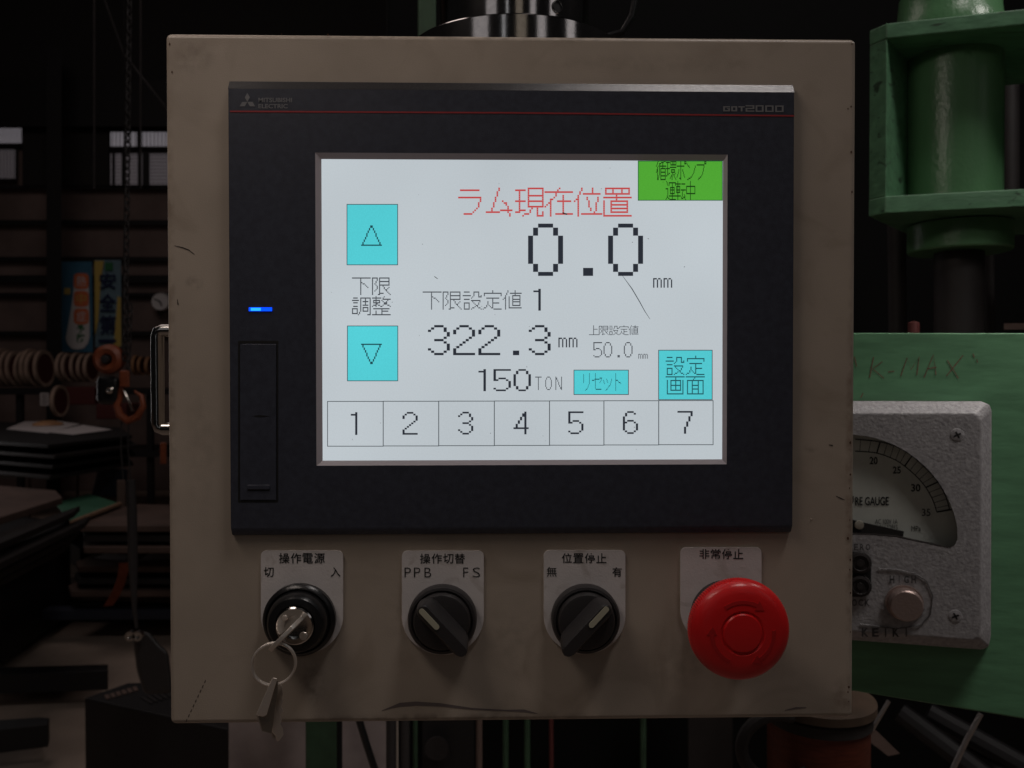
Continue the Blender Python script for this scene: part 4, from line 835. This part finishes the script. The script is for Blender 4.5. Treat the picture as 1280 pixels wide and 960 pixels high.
# key switch
c = F(376, 772.5)
bm = new(); lathe(bm, c, AX, [(.0012,0),(.0012,.0188),(.0040,.0188),(.0056,.0176),(.0060,.0168),(.0050,.0162),(.0050,.0158),(.0075,.0156),(.0108,.0148),(.0122,.0136),(.0126,.0118),(.0126,.0102),(.0116,.0098),(.0116,0)], 72); ks = obj('key_switch', bm, 'black', cb, True)
bm = new(); lathe(bm, c, AX, [(.0117,0),(.0117,.0097),(.0136,.0097),(.0142,.0090),(.0136,.0082),(.0134,.0050),(.0134,0)], 56); obj('lock_cylinder', bm, 'chrome', ks, True)
bm = new(); lathe(bm, c+Vector((.0045,0,-.0052)), AX, [(.0135,0),(.0135,.0022),(.0141,.0019),(.0142,0)], 20); lathe(bm, c+Vector((-.0050,0,.0042)), AX, [(.0135,0),(.0135,.0016),(.0140,.0013),(.0141,0)], 20); obj('lock_detail', bm, 'nickel', ks, True)
# key bunch
t = thing('key_bunch', F(342, 830, -.03), 'key in the lock with ring and spare keys hanging from it', 'keys')
U = Vector((-.70, 0, -.714)); N_ = Vector((.70, 0, -.70)); N2 = (N_+Vector((0,-.12,0))).normalized()
kc = c
def kp(u, y): return kc + U*u + Vector((0, -y, 0)) + N_*(y-.014)*-.06
bm = new(); prof = [(-.0040,.0136),(-.0040,.017),(-.0072,.0185),(-.0088,.0215),(-.0088,.030),(-.0068,.0345),(-.002,.0362),(.0045,.0362),(.0090,.034),(.0102,.030),(.0102,.0215),(.0072,.0180),(.0040,.017),(.0040,.0136)]
hexa(bm, [kp(u, y)+N2*.0011 for u, y in prof], [kp(u, y)-N2*.0011 for u, y in prof]); obj('inserted_key', bm, 'nickel', t, bevel=.0004)
rcn = F(342.3, 830, -.033); rk = (.43-.033)/FPX; Rr = 26.3*rk
bm = new(); rt = math.radians(12)
for off_, da in ((-.0006, 0), (.0006, .3)):
    pts = []
    for i in range(48):
        a = 2*math.pi*i/48; pts.append(rcn+Vector((Rr*math.cos(a)*math.cos(rt), off_+Rr*math.cos(a)*math.sin(rt), Rr*math.sin(a))))
    tube(bm, pts, .00062, 8, True)
obj('key_ring', bm, 'nickel', t, True)
kmap = face(-.033)
# hanging keys: bow + serrated blade, seen nearly edge on
def hkey(pl, off0, off1, m, name='hanging_key'):
    bm = new(); hexa(bm, [kmap(x, y, off0) for x, y in pl], [kmap(x+dx_, y, off1) for (x, y), dx_ in zip(pl, [1.5]*len(pl))]); return obj(name, bm, m, t, bevel=.0003)
hkey([(340,847),(345.5,848),(332,894),(327.5,896),(319.5,893.5)], .0030, .0042, 'nickel')
hkey([(342,853),(346,850),(346,862),(340,906),(338,917),(327,914),(321,895),(329,893)], -.0010, .0024, 'nickel2')
bl = [(344.5,852),(348.5,855),(350,866),(348,871),(350.5,876),(347.5,881),(350.5,887),(346.5,892),(348.5,897),(346.5,903),(350,909),(350.5,917),(346,923),(343.5,925),(341.5,918),(337,913),(338,897)]
bl = [(x+2.5, y+2) for x, y in bl]
hkey(bl, -.0045, -.0028, 'nickel')
hkey([(x-5, y-3) for x, y in bl[1:]], -.0085, -.0068, 'nickel2')
# selector switches
def selector(px, py, ang, label=None):
    c = F(px, py)
    bm = new(); lathe(bm, c, AX, [(.0012,0),(.0012,.0180),(.0050,.0180),(.0066,.0172),(.0070,.0160),(.0060,.0152),(.0060,.0149),(.0085,.0148),(.0098,.0140),(.0102,.0125),(.0102,0)], 72); sw = obj('selector_switch', bm, 'black2', cb, True)
    if label: sw['label'] = label
    a = math.radians(ang); ax = Vector((math.cos(a), 0, math.sin(a))); n = Vector((-math.sin(a), 0, math.cos(a)))
    def ring(w, l0, l1, y, nn=7):
        pts = []
        for i in range(nn): b = -math.pi/2+math.pi*i/(nn-1); pts.append(c+ax*(l1-w+w*math.cos(b))+n*(w*math.sin(b))+Vector((0,-y,0)))
        for i in range(nn): b = math.pi/2+math.pi*i/(nn-1); pts.append(c+ax*(-l0+w+w*math.cos(b))+n*(w*math.sin(b))+Vector((0,-y,0)))
        return pts
    bm = new(); rings = [ring(.0062,.0160,.0172,.0098), ring(.0058,.0160,.0180,.0130), ring(.0034,.0155,.0186,.0196), ring(.0027,.0150,.0181,.0204)]
    vs = [[bm.verts.new(p) for p in r] for r in rings]; m_ = len(vs[0])
    for A, B in zip(vs, vs[1:]):
        for i in range(m_): bm.faces.new((A[i], A[(i+1) % m_], B[(i+1) % m_], B[i]))
    bm.faces.new(vs[-1]); bm.faces.new(vs[0][::-1]); obj('knob_lever', bm, 'black2', sw, True, bevel=.0006)
    bm = new(); pts = []
    w = .0014; l0, l1 = .0150, .0008
    def mk(y):
        P = []
        for i in range(7): b = -math.pi/2+math.pi*i/6; P.append(c+ax*(-l1-w+w*math.cos(b))+n*(w*math.sin(b)-.0005)+Vector((0,-y,0)))
        for i in range(7): b = math.pi/2+math.pi*i/6; P.append(c+ax*(-l0+w+w*math.cos(b)+.0006)+n*(w*math.sin(b)-.0005)+Vector((0,-y,0)))
        return P
    hexa(bm, mk(.0202), mk(.0208)); obj('pointer_mark', bm, 'ivory', sw)
selector(553.5, 771.5, -47, 'selector switch turned to the left')
selector(731, 771, -133, 'selector switch turned to the right')
# emergency stop
c = F(905, 767)
bm = new(); lathe(bm, c, AX, [(.0012,0),(.0012,.0182),(.0050,.0182),(.0070,.0172),(.0076,.0150),(.0200,.0140),(.0200,0)], 72); es = obj('emergency_stop', bm, 'black2', cb, True)
bm = new(); CK = 1.03; rings = []
prof = [(.0195,.0150),(.0200,.0215),(.0215,.0236),(.0235,.0243),(.0262,.0243),(.0290,.0236),(.0312,.0218),(.0324,.0190),(.0330,.0150),(.0332,.0108),(.0325,.0100),(.0325,.0096),(.0336,.0088),(.0339,.0050),(.0339,0)]
prof = [(h, r*CK) for h, r in prof]
seg = 240
for h, r in prof:
    if r == 0: rings.append([bm.verts.new(c+Vector((0,-h,0)))]); continue
    kn = .00022 if .0212 < h < .0275 else (.00012 if h < .030 and h > .0275 else 0)
    rings.append([bm.verts.new(c+Vector(((r+(kn if i % 2 else -kn))*math.cos(2*math.pi*i/seg), -h, (r+(kn if i % 2 else -kn))*math.sin(2*math.pi*i/seg)))) for i in range(seg)])
for A, B in zip(rings, rings[1:]):
    for i in range(seg):
        j = (i+1) % seg
        if len(B) == 1: bm.faces.new((A[i], B[0], A[j]))
        else: bm.faces.new((A[i], B[i], B[j], A[j]))
obj('push_cap', bm, 'red', es, True)
def capz(r):                                                    # height of the cap surface at radius r
    P = sorted([(b, a) for a, b in prof if a > .030]); 
    for (r0, h0), (r1, h1) in zip(P, P[1:]):
        if r0 <= r <= r1: return h0+(h1-h0)*(r-r0)/max(r1-r0, 1e-9)
    return .0324
for a0 in (125, 5, 245):                                        # three turning arrows
    bm = new(); nn = 12; A_, B_ = [], []
    for i in range(nn+1):
        a = math.radians(a0-62*i/nn); w = .0009
        for lst, rr in ((A_, .0153-w), (B_, .0153+w)): lst.append(Vector((rr*math.cos(a), 0, rr*math.sin(a))))
    ae = math.radians(a0-62); ap = math.radians(a0-78)
    pts = A_+[Vector((.0128*math.cos(ae),0,.0128*math.sin(ae))), Vector((.0153*math.cos(ap),0,.0153*math.sin(ap))), Vector((.0180*math.cos(ae),0,.0180*math.sin(ae)))]+B_[::-1]
    def lift(p, e): return c+Vector((p.x, -(capz(math.hypot(p.x, p.z))+e), p.z))
    n = nn+1
    for i in range(nn):
        hexa(bm, [lift(A_[i], -.0004), lift(A_[i+1], -.0004), lift(B_[i+1], -.0004), lift(B_[i], -.0004)], [lift(A_[i], .00025), lift(A_[i+1], .00025), lift(B_[i+1], .00025), lift(B_[i], .00025)])
    tri = [pts[n], pts[n+1], pts[n+2]]; hexa(bm, [lift(p, -.0004) for p in tri], [lift(p, .00025) for p in tri])
    obj('turn_arrow', bm, 'redlow', es)

# ================================================================== swivel mount on top of the box
SX = F(643, 40, .08).x
t = thing('swivel_mount', (SX, .08, Z1), 'turned steel swivel mount standing on top of the control box', 'mount')
zf = .0178
bm = new(); lathe(bm, (SX, .08, Z1), (0,0,1), [(.0003,0),(.0003,.0665),(zf-.0008,.0665),(zf,.0658),(zf,.030)], 128); obj('base_flange', bm, 'steel', t, True)
bm = new(); lathe(bm, (SX, .08, Z1+zf), (0,0,1), [(.0002,.0455),(.0310,.0465),(.0322,.0455),(.0322,.030)], 128)
lathe(bm, (SX, .08, Z1+zf), (0,0,1), [(.0326,.0445),(.0336,.0440),(.090,.0440),(.090,0)], 128); obj('collar', bm, 'steel', t, True)
th = math.asin(.0235/.0461); p = Vector((SX+.0461*math.sin(th), .08-.0461*math.cos(th), Z1+zf+.0150)); nn_ = Vector((math.sin(th), -math.cos(th), 0))
bm = new(); lathe(bm, p-nn_*.0004, nn_, [(0,0),(0,.0036),(.0007,.0036),(.0008,.0030)], 24); obj('screw_rim', bm, 'chrome', t, True)
bm = new(); lathe(bm, p, nn_, [(.0002,0),(.0002,.0031),(.0006,.0030)], 24); obj('socket_hole', bm, 'groove', t, True)
